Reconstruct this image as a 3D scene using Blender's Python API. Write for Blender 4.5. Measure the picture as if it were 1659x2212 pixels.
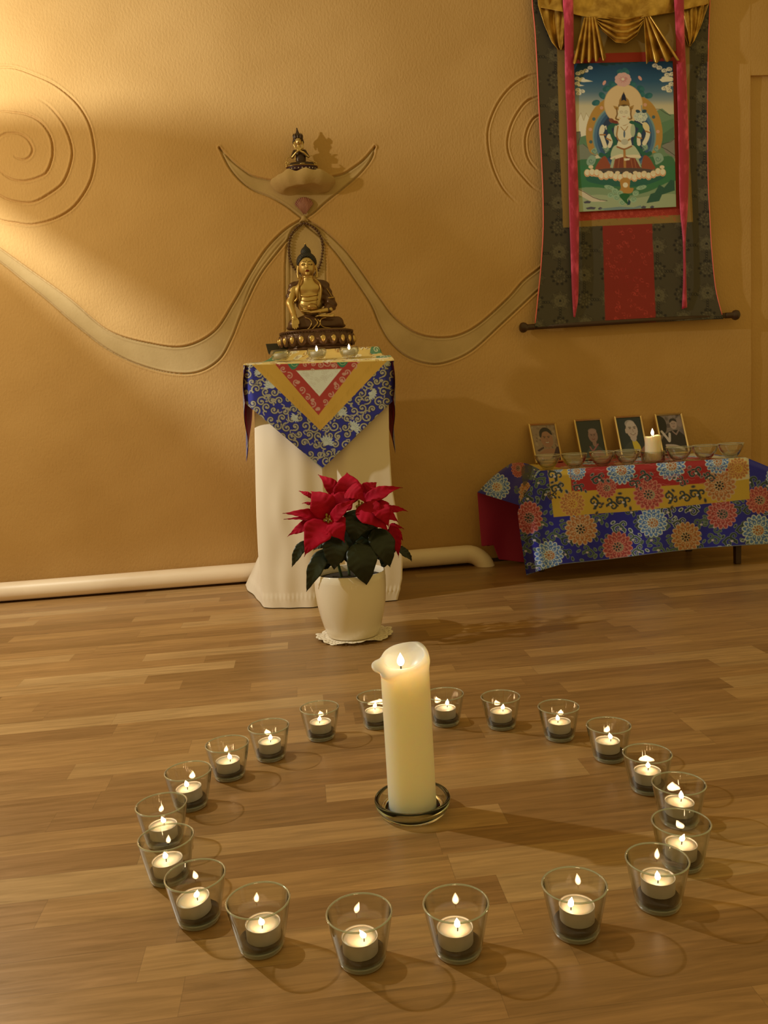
import bpy, math, random
import numpy as np
from mathutils import Vector, Matrix
try:
    import openvdb as vdb
except ImportError:
    import pyopenvdb as vdb

for o in list(bpy.data.objects):
    bpy.data.objects.remove(o)
scene = bpy.context.scene
COL = scene.collection
rng = np.random.default_rng(7)
random.seed(7)

# ------------------------------------------------------------------ camera
W, H = 1659, 2212
FPX = 1791.09
PITCH, ROLL, YAW = 0.12848, -0.05969, 0.09798
CAM = np.array([0.0, 0.0, 0.5962])
_cy, _sy, _cp, _sp = math.cos(YAW), math.sin(YAW), math.cos(PITCH), math.sin(PITCH)
FW = np.array([_sy*_cp, _cy*_cp, -_sp])
_R = np.array([_cy, -_sy, 0.0]); _U = np.cross(_R, FW)
RT = math.cos(ROLL)*_R + math.sin(ROLL)*_U
UP = -math.sin(ROLL)*_R + math.cos(ROLL)*_U
cd = bpy.data.cameras.new('camera')
cd.sensor_fit = 'VERTICAL'; cd.sensor_height = 36.0; cd.lens = FPX/H*36.0
cd.clip_start = 0.02
cam = bpy.data.objects.new('camera', cd); COL.objects.link(cam)
M = Matrix.Identity(4)
for i in range(3):
    M[i][0] = RT[i]; M[i][1] = UP[i]; M[i][2] = -FW[i]; M[i][3] = CAM[i]
cam.matrix_world = M
scene.camera = cam

# ------------------------------------------------------------------ light
vs = scene.view_settings
vs.view_transform = 'Standard'; vs.look = 'None'; vs.gamma = 1.0; vs.use_curve_mapping = False
vs.exposure = 0.05
WORLD_COL = (1.0, 0.71, 0.215); WORLD_STR = 0.43
LAMP = np.array([-1.40, 2.10, 1.55]); LAMP_W = 86.0; LAMP_COL = (1.0, 0.97, 0.82)
BAFFLE_T = (0.36, 0.31, 0.24)
ROOM_W = 0.0
FLAME = 30.0
world = bpy.data.worlds.new('room_light'); scene.world = world
world.use_nodes = True
bg = world.node_tree.nodes['Background']
bg.inputs[0].default_value = (*WORLD_COL, 1); bg.inputs[1].default_value = WORLD_STR
scene.cycles.sample_clamp_indirect = 4.0
scene.cycles.max_bounces = 10
scene.cycles.transparent_max_bounces = 24
scene.cycles.use_denoising = True
ld = bpy.data.lights.new('lamp_bulb_light', 'POINT'); ld.energy = LAMP_W; ld.color = LAMP_COL; ld.shadow_soft_size = 0.02
lo = bpy.data.objects.new('lamp_bulb_light', ld); lo.location = LAMP; COL.objects.link(lo)

# ------------------------------------------------------------------ helpers
def ray(u, v):
    return FW + RT*((u-W/2)/FPX) - UP*((v-H/2)/FPX)
def at(u, v, y):
    d = ray(u, v); return CAM + d*(y/d[1])
def atz(u, v, z=0.0):
    d = ray(u, v); return CAM + d*((z-CAM[2])/d[2])
def lin(c):
    c = np.asarray(c, float)/255.0
    return np.where(c <= 0.04045, c/12.92, ((c+0.055)/1.055)**2.4)
REF = (214, 186, 134)
def K(r, g, b, ref=None, top=0.82):
    """albedo of something that shows as r,g,b under the room's warm light"""
    return np.clip(lin((r, g, b))/lin(ref or REF)*top, 0.002, 0.92)

def mat(name, col, rough=0.6, metal=0.0, **kw):
    m = bpy.data.materials.new(name); m.use_nodes = True
    b = m.node_tree.nodes['Principled BSDF']
    b.inputs['Base Color'].default_value = (*[float(x) for x in col], 1)
    b.inputs['Roughness'].default_value = rough
    b.inputs['Metallic'].default_value = metal
    for k, v in kw.items():
        b.inputs[k.replace('_', ' ')].default_value = v
    return m
def nodes(m):
    t = m.node_tree
    return t, t.nodes, t.links, t.nodes['Principled BSDF']
def add_bump(m, scale, strength, dist=0.002, detail=4.0, stretch=None, coord='Object'):
    t, n, l, b = nodes(m)
    tc = n.new('ShaderNodeTexCoord'); no = n.new('ShaderNodeTexNoise'); bp = n.new('ShaderNodeBump')
    no.inputs['Scale'].default_value = scale; no.inputs['Detail'].default_value = detail
    bp.inputs['Strength'].default_value = strength; bp.inputs['Distance'].default_value = dist
    if stretch:
        mp = n.new('ShaderNodeMapping'); mp.inputs['Scale'].default_value = stretch
        l.new(tc.outputs[coord], mp.inputs[0]); l.new(mp.outputs[0], no.inputs['Vector'])
    else:
        l.new(tc.outputs[coord], no.inputs['Vector'])
    l.new(no.outputs['Fac'], bp.inputs['Height']); l.new(bp.outputs[0], b.inputs['Normal'])
    return bp
def add_mottle(m, c1, c2, scale, detail=5.0, stretch=(1, 1, 1), lo=0.35, hi=0.65):
    t, n, l, b = nodes(m)
    tc = n.new('ShaderNodeTexCoord'); no = n.new('ShaderNodeTexNoise'); rp = n.new('ShaderNodeValToRGB'); mp = n.new('ShaderNodeMapping')
    mp.inputs['Scale'].default_value = stretch
    no.inputs['Scale'].default_value = scale; no.inputs['Detail'].default_value = detail
    rp.color_ramp.elements[0].position = lo; rp.color_ramp.elements[1].position = hi
    rp.color_ramp.elements[0].color = (*[float(x) for x in c1], 1); rp.color_ramp.elements[1].color = (*[float(x) for x in c2], 1)
    l.new(tc.outputs['Object'], mp.inputs[0]); l.new(mp.outputs[0], no.inputs['Vector'])
    l.new(no.outputs['Fac'], rp.inputs[0]); l.new(rp.outputs[0], b.inputs['Base Color'])
def vcol_mat(name, rough=0.7, metal=0.0, bump=None, **kw):
    m = mat(name, (1, 1, 1), rough, metal, **kw)
    t, n, l, b = nodes(m)
    a = n.new('ShaderNodeAttribute'); a.attribute_name = 'paint'
    l.new(a.outputs['Color'], b.inputs['Base Color'])
    if bump: add_bump(m, *bump)
    return m

def wloc(o):
    p = np.zeros(3)
    while o is not None:
        p += np.array(o.location); o = o.parent
    return p
def mk(name, V, F, m, parent=None, smooth=True, cols=None, local=False, solid=0.0, bevel=0.0, sub=0):
    """one mesh object; V in world coordinates unless local"""
    V = np.asarray(V, np.float32).reshape(-1, 3)
    if parent is not None and not local:
        V = V - wloc(parent).astype(np.float32)
    me = bpy.data.meshes.new(name)
    if isinstance(F, np.ndarray):
        k = F.shape[1]
        me.vertices.add(len(V)); me.vertices.foreach_set('co', V.ravel())
        me.loops.add(F.size); me.loops.foreach_set('vertex_index', F.astype(np.int32).ravel())
        me.polygons.add(len(F)); me.polygons.foreach_set('loop_start', np.arange(0, F.size, k, dtype=np.int32))
        me.polygons.foreach_set('loop_total', np.full(len(F), k, np.int32))
        me.update(calc_edges=True); me.validate()
    else:
        me.from_pydata(V.tolist(), [], [list(f) for f in F])
    if smooth:
        me.polygons.foreach_set('use_smooth', np.ones(len(me.polygons), bool))
    if cols is not None:
        a = me.attributes.new('paint', 'FLOAT_COLOR', 'POINT')
        c = np.ones((len(V), 4), np.float32); c[:, :3] = np.asarray(cols, np.float32).reshape(-1, 3)
        a.data.foreach_set('color', c.ravel())
    me.materials.append(m)
    o = bpy.data.objects.new(name, me); COL.objects.link(o)
    if parent is not None: o.parent = parent
    if solid:
        md = o.modifiers.new('thickness', 'SOLIDIFY'); md.thickness = solid; md.offset = -1
    if bevel:
        md = o.modifiers.new('edges', 'BEVEL'); md.width = bevel; md.segments = 2; md.limit_method = 'ANGLE'
    if sub:
        md = o.modifiers.new('smooth', 'SUBSURF'); md.levels = sub; md.render_levels = sub
    return o
def thing(name, loc, label, cat, group=None, rz=0.0):
    o = bpy.data.objects.new(name, None); COL.objects.link(o)
    o.empty_display_size = 0.02
    o.location = [float(x) for x in loc]; o.rotation_euler = (0, 0, rz)
    return tag(o, label, cat, group)
def tag(o, label, cat, group=None):
    o['label'] = label; o['category'] = cat
    if group: o['group'] = group
    return o
def struct(o):
    o['kind'] = 'structure'; return o
def link_copy(o, parent=None, loc=None):
    c = o.copy(); COL.objects.link(c)
    c.parent = parent
    if loc is not None: c.location = loc
    return c

def grid_faces(nu, nv, closed_u=False):
    i = np.arange(nu if closed_u else nu-1)[:, None]; j = np.arange(nv-1)[None, :]
    a = i*nv + j; b = ((i+1) % nu)*nv + j
    return np.stack([a, b, b+1, a+1], -1).reshape(-1, 4)
def join(parts):
    Vs, Fs, n = [], [], 0
    for V, F in parts:
        V = np.asarray(V, float).reshape(-1, 3)
        Vs.append(V); Fs += [[int(i)+n for i in f] for f in F]; n += len(V)
    return np.concatenate(Vs), Fs
def lathe(prof, n=48, c=(0, 0, 0), sy=1.0, sx=1.0):
    prof = np.asarray(prof, float); a = np.linspace(0, 2*np.pi, n, endpoint=False)
    V = np.stack([np.cos(a)[:, None]*prof[None, :, 0]*sx, np.sin(a)[:, None]*prof[None, :, 0]*sy, np.broadcast_to(prof[None, :, 1], (n, len(prof)))], -1)
    return V.reshape(-1, 3)+np.asarray(c, float), grid_faces(n, len(prof), True)
def box(c, s):
    c = np.asarray(c, float); s = np.asarray(s, float)/2
    V = [c+s*np.array(q) for q in ((-1,-1,-1),(1,-1,-1),(1,1,-1),(-1,1,-1),(-1,-1,1),(1,-1,1),(1,1,1),(-1,1,1))]
    return np.array(V), [(0,3,2,1),(4,5,6,7),(0,1,5,4),(1,2,6,5),(2,3,7,6),(3,0,4,7)]
def tube(path, r, n=12, cap=True):
    P = np.asarray(path, float); r = np.broadcast_to(np.asarray(r, float), (len(P),))
    T = np.gradient(P, axis=0); T /= np.linalg.norm(T, axis=1)[:, None]+1e-12
    up = np.array([0, 0, 1.0]) if abs(T[0][2]) < 0.9 else np.array([1.0, 0, 0])
    V = []; a = np.linspace(0, 2*np.pi, n, endpoint=False)
    x = np.cross(up, T[0]); x /= np.linalg.norm(x)
    for p, t, rr in zip(P, T, r):
        x = x-t*(x@t); x /= np.linalg.norm(x); y = np.cross(t, x)
        V.append(p+rr*(np.cos(a)[:, None]*x+np.sin(a)[:, None]*y))
    V = np.concatenate(V); m = len(P)
    F = [(k*n+i, k*n+(i+1) % n, (k+1)*n+(i+1) % n, (k+1)*n+i) for k in range(m-1) for i in range(n)]
    if cap:
        F.append(tuple(range(n))[::-1]); F.append(tuple((m-1)*n+i for i in range(n)))
    return V, F
def ball(c, r, nu=16, nv=10):
    c = np.asarray(c, float); r = np.broadcast_to(np.asarray(r, float), (3,))
    t = np.linspace(0.02, np.pi-0.02, nv); a = np.linspace(0, 2*np.pi, nu, endpoint=False)
    V = np.stack([np.cos(a)[:, None]*np.sin(t), np.sin(a)[:, None]*np.sin(t), np.broadcast_to(np.cos(t), (nu, nv))], -1).reshape(-1, 3)*r+c
    F = [tuple(f) for f in grid_faces(nu, nv, True)]
    F.append(tuple(i*nv for i in range(nu))); F.append(tuple(i*nv+nv-1 for i in range(nu))[::-1])
    return V, F
def spl(pts, n=8, closed=False):
    """Catmull-Rom through the points"""
    P = np.asarray(pts, float)
    Q = np.vstack([P[-1:], P, P[:2]]) if closed else np.vstack([2*P[0]-P[1], P, 2*P[-1]-P[-2]])
    out = []; t = np.linspace(0, 1, n, endpoint=False)[:, None]
    for k in range(1, len(Q)-2):
        a, b, c, d = Q[k-1], Q[k], Q[k+1], Q[k+2]
        out.append(0.5*((2*b)+(-a+c)*t+(2*a-5*b+4*c-d)*t**2+(-a+3*b-3*c+d)*t**3))
    out = np.concatenate(out)
    return out if closed else np.vstack([out, P[-1:]])
def resample(P, n):
    P = np.asarray(P, float); s = np.r_[0, np.cumsum(np.linalg.norm(np.diff(P, axis=0), axis=1))]
    t = np.linspace(0, s[-1], n)
    return np.stack([np.interp(t, s, P[:, k]) for k in range(P.shape[1])], -1)
def smooth_step(x, a, b):
    t = np.clip((x-a)/(b-a), 0, 1); return t*t*(3-2*t)

# flat decoration (woven, painted or printed) worked out on a small canvas, then given to the vertices of the cloth itself
class Canvas:
    def __init__(s, x0, y0, x1, y1, res, bg):
        s.x0, s.y0, s.res = x0, y0, res
        s.w, s.h = int((x1-x0)*res)+1, int((y1-y0)*res)+1
        s.a = np.empty((s.h, s.w, 3)); s.a[:] = bg
        s.X, s.Y = np.meshgrid(x0+np.arange(s.w)/res, y0+np.arange(s.h)/res)
    def win(s, lo, hi, pad):
        i0 = max(0, int((lo[1]-pad-s.y0)*s.res)); i1 = min(s.h, int((hi[1]+pad-s.y0)*s.res)+2)
        j0 = max(0, int((lo[0]-pad-s.x0)*s.res)); j1 = min(s.w, int((hi[0]+pad-s.x0)*s.res)+2)
        return slice(i0, max(i0, i1)), slice(j0, max(j0, j1))
    def blend(s, sl, al, col):
        s.a[sl] += (np.asarray(col)-s.a[sl])*al[..., None]
    def poly(s, pts, col, al=1.0, curve=0, fade=None):
        P = np.asarray(pts, float)
        if curve: P = spl(P, curve, True)
        sl = s.win(P.min(0), P.max(0), 2); X, Y = s.X[sl], s.Y[sl]
        if X.size == 0: return
        ins = np.zeros(X.shape, bool); d2 = np.full(X.shape, 1e9)
        for a, b in zip(P, np.roll(P, -1, 0)):
            if a[1] != b[1]:
                c = (a[1] > Y) != (b[1] > Y)
                ins ^= c & (X < (b[0]-a[0])*(Y-a[1])/(b[1]-a[1])+a[0])
            e = b-a; L = e@e+1e-9
            t = np.clip(((X-a[0])*e[0]+(Y-a[1])*e[1])/L, 0, 1)
            d2 = np.minimum(d2, (X-a[0]-t*e[0])**2+(Y-a[1]-t*e[1])**2)
        sd = np.sqrt(d2)*np.where(ins, -1, 1)
        s.blend(sl, np.clip(0.5-sd*s.res, 0, 1)*al, col)
    def ell(s, cx, cy, rx, ry, col, rot=0.0, al=1.0, soft=0.0):
        r = max(rx, ry); sl = s.win((cx-r, cy-r), (cx+r, cy+r), 2+soft); X, Y = s.X[sl]-cx, s.Y[sl]-cy
        if X.size == 0: return
        c, n = math.cos(rot), math.sin(rot); U, V = X*c+Y*n, -X*n+Y*c
        q = np.sqrt((U/rx)**2+(V/ry)**2); sd = (q-1)*min(rx, ry)
        s.blend(sl, np.clip(0.5-sd*s.res/(1+soft*s.res), 0, 1)*al, col)
    def line(s, pts, w, col, al=1.0, curve=0, taper=None):
        P = np.asarray(pts, float)
        if curve: P = spl(P, curve)
        wmax = w; n = len(P)-1
        for k in range(n):
            a, b = P[k], P[k+1]
            ww = w if taper is None else w*(taper[0]+(taper[1]-taper[0])*k/max(1, n-1))
            sl = s.win(np.minimum(a, b), np.maximum(a, b), wmax+1); X, Y = s.X[sl], s.Y[sl]
            if X.size == 0: continue
            e = b-a; L = e@e+1e-9
            t = np.clip(((X-a[0])*e[0]+(Y-a[1])*e[1])/L, 0, 1)
            d = np.sqrt((X-a[0]-t*e[0])**2+(Y-a[1]-t*e[1])**2)-ww/2
            s.blend(sl, np.clip(0.5-d*s.res, 0, 1)*al, col)
    def sample(s, x, y):
        fx = np.clip((np.asarray(x)-s.x0)*s.res, 0, s.w-1.001); fy = np.clip((np.asarray(y)-s.y0)*s.res, 0, s.h-1.001)
        i, j = fy.astype(int), fx.astype(int); v, u = (fy-i)[..., None], (fx-j)[..., None]
        A = s.a
        return (A[i, j]*(1-u)+A[i, j+1]*u)*(1-v)+(A[i+1, j]*(1-u)+A[i+1, j+1]*u)*v
def curl(cx, cy, r, a0, turns=1.3, sgn=1, n=22, inner=0.12):
    t = np.linspace(0, 1, n); a = a0+sgn*turns*2*np.pi*t; rr = r*(1-(1-inner)*t)
    return np.stack([cx+rr*np.cos(a), cy+rr*np.sin(a)], -1)

# solid modelling on a distance field, for cast and moulded shapes
class Field:
    def __init__(s, lo, hi, h):
        s.lo, s.h = np.asarray(lo, float), h
        n = np.ceil((np.asarray(hi)-s.lo)/h).astype(int)+1
        ax = [(s.lo[k]+np.arange(n[k])*h).astype(np.float32) for k in range(3)]
        s.X, s.Y, s.Z = np.meshgrid(*ax, indexing='ij', sparse=True)
        s.n = n
    def ell(s, c, r, rot=0.0):
        x, y, z = s.X-c[0], s.Y-c[1], s.Z-c[2]
        if rot:
            co, si = math.cos(rot), math.sin(rot); x, z = x*co+z*si, -x*si+z*co
        k0 = np.sqrt((x/r[0])**2+(y/r[1])**2+(z/r[2])**2); k1 = np.sqrt((x/r[0]**2)**2+(y/r[1]**2)**2+(z/r[2]**2)**2)+1e-6
        return k0*(k0-1)/k1
    def cone(s, a, b, ra, rb):
        a, b = np.asarray(a, float), np.asarray(b, float); e = b-a; L = float(e@e)
        t = np.clip(((s.X-a[0])*e[0]+(s.Y-a[1])*e[1]+(s.Z-a[2])*e[2])/L, 0, 1)
        return np.sqrt((s.X-a[0]-t*e[0])**2+(s.Y-a[1]-t*e[1])**2+(s.Z-a[2]-t*e[2])**2)-(ra+(rb-ra)*t)
    def path(s, pts, r, k=0.0):
        d = None
        r = np.broadcast_to(np.asarray(r, float), (len(pts),))
        for i in range(len(pts)-1):
            q = s.cone(pts[i], pts[i+1], r[i], r[i+1]); d = q if d is None else smin(d, q, k)
        return d
    def mesh(s, d):
        d = np.broadcast_to(d, tuple(s.n)).astype(np.float32)
        g = vdb.FloatGrid(); g.background = 3*s.h
        g.copyFromArray(np.ascontiguousarray(np.clip(d, -3*s.h, 3*s.h)))
        P, Q = g.convertToQuads(isovalue=0.0)
        P = s.lo+P*s.h
        a, b, c = P[Q[:, 0]], P[Q[:, 1]], P[Q[:, 2]]
        e = P[Q[:, 3]]
        vol = np.einsum('ij,ij->i', a, np.cross(b, c)).sum()+np.einsum('ij,ij->i', a, np.cross(c, e)).sum()
        if vol < 0: Q = Q[:, ::-1]
        return P, Q
def smin(a, b, k):
    if k <= 0: return np.minimum(a, b)
    h = np.clip(0.5+0.5*(b-a)/k, 0, 1)
    return b+(a-b)*h-k*h*(1-h)
def smax(a, b, k):
    return -smin(-a, -b, k)
# ================================================================== materials
YW = 2.96
plaster = mat('ochre_plaster', (0.66, 0.43, 0.17), 0.92)
add_mottle(plaster, (0.525, 0.318, 0.118), (0.585, 0.366, 0.148), 3.2, 6.0)
add_bump(plaster, 150, 0.5, 0.0035, 4.0, (1.0, 1.0, 0.6))
band_m = mat('grey_green_plaster', K(172, 148, 92), 0.9)
add_mottle(band_m, (0.46, 0.322, 0.148), (0.535, 0.383, 0.19), 9.0, 6.0)
add_bump(band_m, 130, 0.35, 0.002)
white_paint = mat('cream_gloss_paint', K(216, 192, 146), 0.42)
add_mottle(white_paint, (0.82, 0.66, 0.50), (0.92, 0.77, 0.62), 14.0, 6.0, (0.4, 1, 1), 0.3, 0.55)
gap_m = mat('shaded_gap', K(60, 38, 22), 0.9)
gold = mat('polished_gold', (0.70, 0.51, 0.22), 0.3, 1.0)
bronze = mat('brown_bronze', (0.105, 0.050, 0.028), 0.33, 0.25)
darkwood = mat('dark_turned_wood', (0.055, 0.026, 0.016), 0.4)

# ------------------------------------------------------------------ floor: strip parquet running along the wall
def parquet():
    m = mat('oak_strip_parquet', (0.4, 0.2, 0.07), 0.36)
    t, n, l, b = nodes(m)
    def math_(op, a, bb=None, c=None):
        q = n.new('ShaderNodeMath'); q.operation = op
        for i, v in enumerate((a, bb, c)):
            if v is None: continue
            if isinstance(v, (int, float)): q.inputs[i].default_value = v
            else: l.new(v, q.inputs[i])
        return q.outputs[0]
    geo = n.new('ShaderNodeNewGeometry'); sp = n.new('ShaderNodeSeparateXYZ'); l.new(geo.outputs['Position'], sp.inputs[0])
    x, y = sp.outputs[0], sp.outputs[1]
    ry = math_('DIVIDE', math_('ADD', y, -0.7816+6.05), 0.0605)
    row = math_('FLOOR', ry)
    wn = n.new('ShaderNodeTexWhiteNoise'); wn.noise_dimensions = '1D'; l.new(row, wn.inputs['W'])
    wn2 = n.new('ShaderNodeTexWhiteNoise'); wn2.noise_dimensions = '1D'; l.new(math_('ADD', row, 77.3), wn2.inputs['W'])
    ln = math_('MULTIPLY_ADD', wn2.outputs['Value'], 0.16, 0.36)
    rx = math_('ADD', math_('DIVIDE', x, ln), math_('MULTIPLY', wn.outputs['Value'], 7.0))
    colm = math_('FLOOR', rx)
    cmb = n.new('ShaderNodeCombineXYZ'); l.new(row, cmb.inputs[0]); l.new(colm, cmb.inputs[1])
    pl = n.new('ShaderNodeTexWhiteNoise'); pl.noise_dimensions = '2D'; l.new(cmb.outputs[0], pl.inputs['Vector'])
    ramp = n.new('ShaderNodeValToRGB')
    cr = ramp.color_ramp
    cr.elements[0].position = 0.0; cr.elements[0].color = (*(K(136, 94, 46)*np.array((0.83, 0.74, 0.54))), 1)
    cr.elements[1].position = 1.0; cr.elements[1].color = (*(K(172, 128, 72)*np.array((0.83, 0.74, 0.54))), 1)
    for p, c in ((0.25, (K(140, 96, 48)*np.array((0.83, 0.74, 0.54)))), (0.5, (K(150, 105, 54)*np.array((0.83, 0.74, 0.54)))), (0.8, (K(160, 113, 58)*np.array((0.83, 0.74, 0.54))))):
        e = cr.elements.new(p); e.color = (*c, 1)
    l.new(pl.outputs['Value'], ramp.inputs[0])
    # grain, different on every strip
    off = n.new('ShaderNodeVectorMath'); off.operation = 'SCALE'; l.new(pl.outputs['Color'], off.inputs[0]); off.inputs['Scale'].default_value = 9.0
    ad = n.new('ShaderNodeVectorMath'); l.new(geo.outputs['Position'], ad.inputs[0]); l.new(off.outputs[0], ad.inputs[1])
    mp = n.new('ShaderNodeMapping'); mp.inputs['Scale'].default_value = (3.2, 42, 1); l.new(ad.outputs[0], mp.inputs[0])
    g1 = n.new('ShaderNodeTexNoise'); g1.inputs['Scale'].default_value = 2.2; g1.inputs['Detail'].default_value = 7.0; g1.inputs['Roughness'].default_value = 0.62
    g1.inputs['Distortion'].default_value = 0.7
    l.new(mp.outputs[0], g1.inputs['Vector'])
    mp2 = n.new('ShaderNodeMapping'); mp2.inputs['Scale'].default_value = (1.6, 9, 1); l.new(ad.outputs[0], mp2.inputs[0])
    g2 = n.new('ShaderNodeTexNoise'); g2.inputs['Scale'].default_value = 2.0; g2.inputs['Detail'].default_value = 3.0; l.new(mp2.outputs[0], g2.inputs['Vector'])
    gm = math_('ADD', math_('MULTIPLY_ADD', g1.outputs['Fac'], 1.35, 0.16), math_('MULTIPLY', g2.outputs['Fac'], 0.36))
    mx = n.new('ShaderNodeMix'); mx.data_type = 'RGBA'; mx.blend_type = 'MULTIPLY'; mx.inputs['Factor'].default_value = 1.0
    cg = n.new('ShaderNodeCombineXYZ')
    for i in range(3): l.new(gm, cg.inputs[i])
    l.new(ramp.outputs[0], mx.inputs['A']); l.new(cg.outputs[0], mx.inputs['B'])
    # thin joints
    fy = math_('FRACT', ry); jy = math_('MINIMUM', fy, math_('SUBTRACT', 1.0, fy))
    fx = math_('FRACT', rx); jx = math_('MULTIPLY', math_('MINIMUM', fx, math_('SUBTRACT', 1.0, fx)), 6.5)
    jd = math_('MULTIPLY_ADD', math_('MINIMUM', math_('DIVIDE', math_('MINIMUM', jx, jy), 0.011), 1.0), 0.28, 0.72)
    mx2 = n.new('ShaderNodeMix'); mx2.data_type = 'RGBA'; mx2.blend_type = 'MULTIPLY'; mx2.inputs['Factor'].default_value = 1.0
    cj = n.new('ShaderNodeCombineXYZ')
    for i in range(3): l.new(jd, cj.inputs[i])
    l.new(mx.outputs['Result'], mx2.inputs['A']); l.new(cj.outputs[0], mx2.inputs['B'])
    l.new(mx2.outputs['Result'], b.inputs['Base Color'])
    rr = math_('MULTIPLY_ADD', g1.outputs['Fac'], 0.22, 0.23); l.new(rr, b.inputs['Roughness'])
    bp = n.new('ShaderNodeBump'); bp.inputs['Strength'].default_value = 0.12; bp.inputs['Distance'].default_value = 0.001
    l.new(g1.outputs['Fac'], bp.inputs['Height']); l.new(bp.outputs[0], b.inputs['Normal'])
    return m
fl = mk('floor', *box((0.35, 1.0, -0.05), (5.0, 4.3, 0.1)), parquet(), smooth=False); struct(fl)

# ------------------------------------------------------------------ wall with the incised and moulded relief
X0, X1, Z0, Z1, HR = -1.14, 1.690, 0.0, 1.99, 0.0025
nx, nz = int((X1-X0)/HR)+1, int((Z1-Z0)/HR)+1
gx = np.linspace(X0, X1, nx); gz = np.linspace(Z0, Z1, nz)
GX, GZ = np.meshgrid(gx, gz, indexing='ij')
disp = np.zeros((nx, nz))                    # positive = into the room (toward -y)
mask = np.zeros((nx, nz), np.int8)
def wallxz(pts, n=8, closed=False, curve=True):
    P = np.array([at(u, v, YW) for u, v in pts])[:, [0, 2]]
    return spl(P, n, closed) if curve else P
def windows(P, pad):
    i0, i1 = np.searchsorted(gx, P[:, 0].min()-pad), np.searchsorted(gx, P[:, 0].max()+pad)
    j0, j1 = np.searchsorted(gz, P[:, 1].min()-pad), np.searchsorted(gz, P[:, 1].max()+pad)
    return slice(i0, i1), slice(j0, j1)
def groove(P, depth=0.0075, w=0.0025, ridge=0.0020, fade=False):
    best = {}
    sl = windows(P, 0.03); X, Z = GX[sl], GZ[sl]
    if X.size == 0: return
    d2 = np.full(X.shape, 1.0); amp = np.ones(X.shape)
    for k in range(len(P)-1):
        a, b = P[k], P[k+1]; e = b-a; L = e@e+1e-12
        t = np.clip(((X-a[0])*e[0]+(Z-a[1])*e[1])/L, 0, 1)
        q = (X-a[0]-t*e[0])**2+(Z-a[1]-t*e[1])**2
        if fade:
            s = (k+t)/(len(P)-1); aa = np.clip(s/0.18, 0, 1)*np.clip((1-s)/0.18, 0, 1)
            amp = np.where(q < d2, aa, amp)
        d2 = np.minimum(d2, q)
    d = np.sqrt(d2)
    disp[sl] += amp*(-depth*np.exp(-(d/w)**2)+ridge*np.exp(-((d-0.0062)/0.0026)**2))
def region(P, code, drop=0.0015):
    sl = windows(P, 0.01); X, Z = GX[sl], GZ[sl]
    ins = np.zeros(X.shape, bool)
    for a, b in zip(P, np.roll(P, -1, 0)):
        if a[1] != b[1]:
            ins ^= ((a[1] > Z) != (b[1] > Z)) & (X < (b[0]-a[0])*(Z-a[1])/(b[1]-a[1])+a[0])
    mask[sl] = np.where(ins, code, mask[sl]); disp[sl] -= drop*ins
wl_up = wallxz([(-110, 470), (-50, 503), (0, 537), (60, 580), (150, 645), (235, 715), (328, 743), (400, 748), (463, 716), (505, 654), (540, 592), (575, 538), (615, 497), (652, 474)])
wl_lo = wallxz([(-110, 500), (-50, 532), (0, 566), (50, 606), (104, 650), (166, 704), (231, 754), (297, 787), (370, 806), (428, 804), (474, 777), (501, 731), (521, 681), (559, 600), (602, 542), (635, 503), (656, 482)])
wr_up = wallxz([(664, 476), (700, 498), (735, 530), (763, 563), (820, 644), (851, 685), (893, 717), (936, 729), (985, 726), (1033, 702), (1095, 647), (1131, 607), (1165, 580), (1210, 540)])
wr_lo = wallxz([(660, 486), (690, 510), (725, 546), (763, 600), (800, 656), (820, 702), (844, 741), (881, 772), (930, 787), (972, 781), (1021, 757), (1082, 702), (1125, 662), (1162, 628), (1210, 590)])
cr_l_up = wallxz([(474, 319), (500, 347), (529, 370), (548, 381), (582, 389), (620, 392)])
cr_l_lo = wallxz([(474, 319), (495, 361), (520, 391), (548, 411), (585, 426), (615, 443), (640, 462), (655, 474)])
cr_r_up = wallxz([(690, 391), (715, 383), (741, 376), (761, 364), (787, 344), (810, 317)])
cr_r_lo = wallxz([(810, 317), (802, 344), (777, 376), (741, 407), (705, 436), (680, 458), (657, 474)])
arch = wallxz([(617, 760), (616, 640), (617, 560), (624, 512), (640, 488), (657, 480), (676, 490), (694, 512), (703, 560), (706, 640), (708, 760)], 6)
region(np.vstack([wl_up, wl_lo[::-1]]), 1)
region(np.vstack([wr_up, wr_lo[::-1]]), 2)
region(np.vstack([cr_l_up, cr_r_up, cr_r_lo, cr_l_lo[::-1]]), 3)
region(arch, 4, 0.002)
for P in (wl_up, wl_lo, wr_up, wr_lo, cr_l_up, cr_l_lo, cr_r_up, cr_r_lo): groove(P)
groove(arch, 0.004, 0.0025, 0.0015)
groove(wallxz([(628, 760), (627, 640), (627, 540)]), 0.003, 0.002, 0.001)
groove(wallxz([(512, 700), (545, 612), (590, 545), (632, 500)]), 0.003, 0.002, 0.0012, True)
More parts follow.
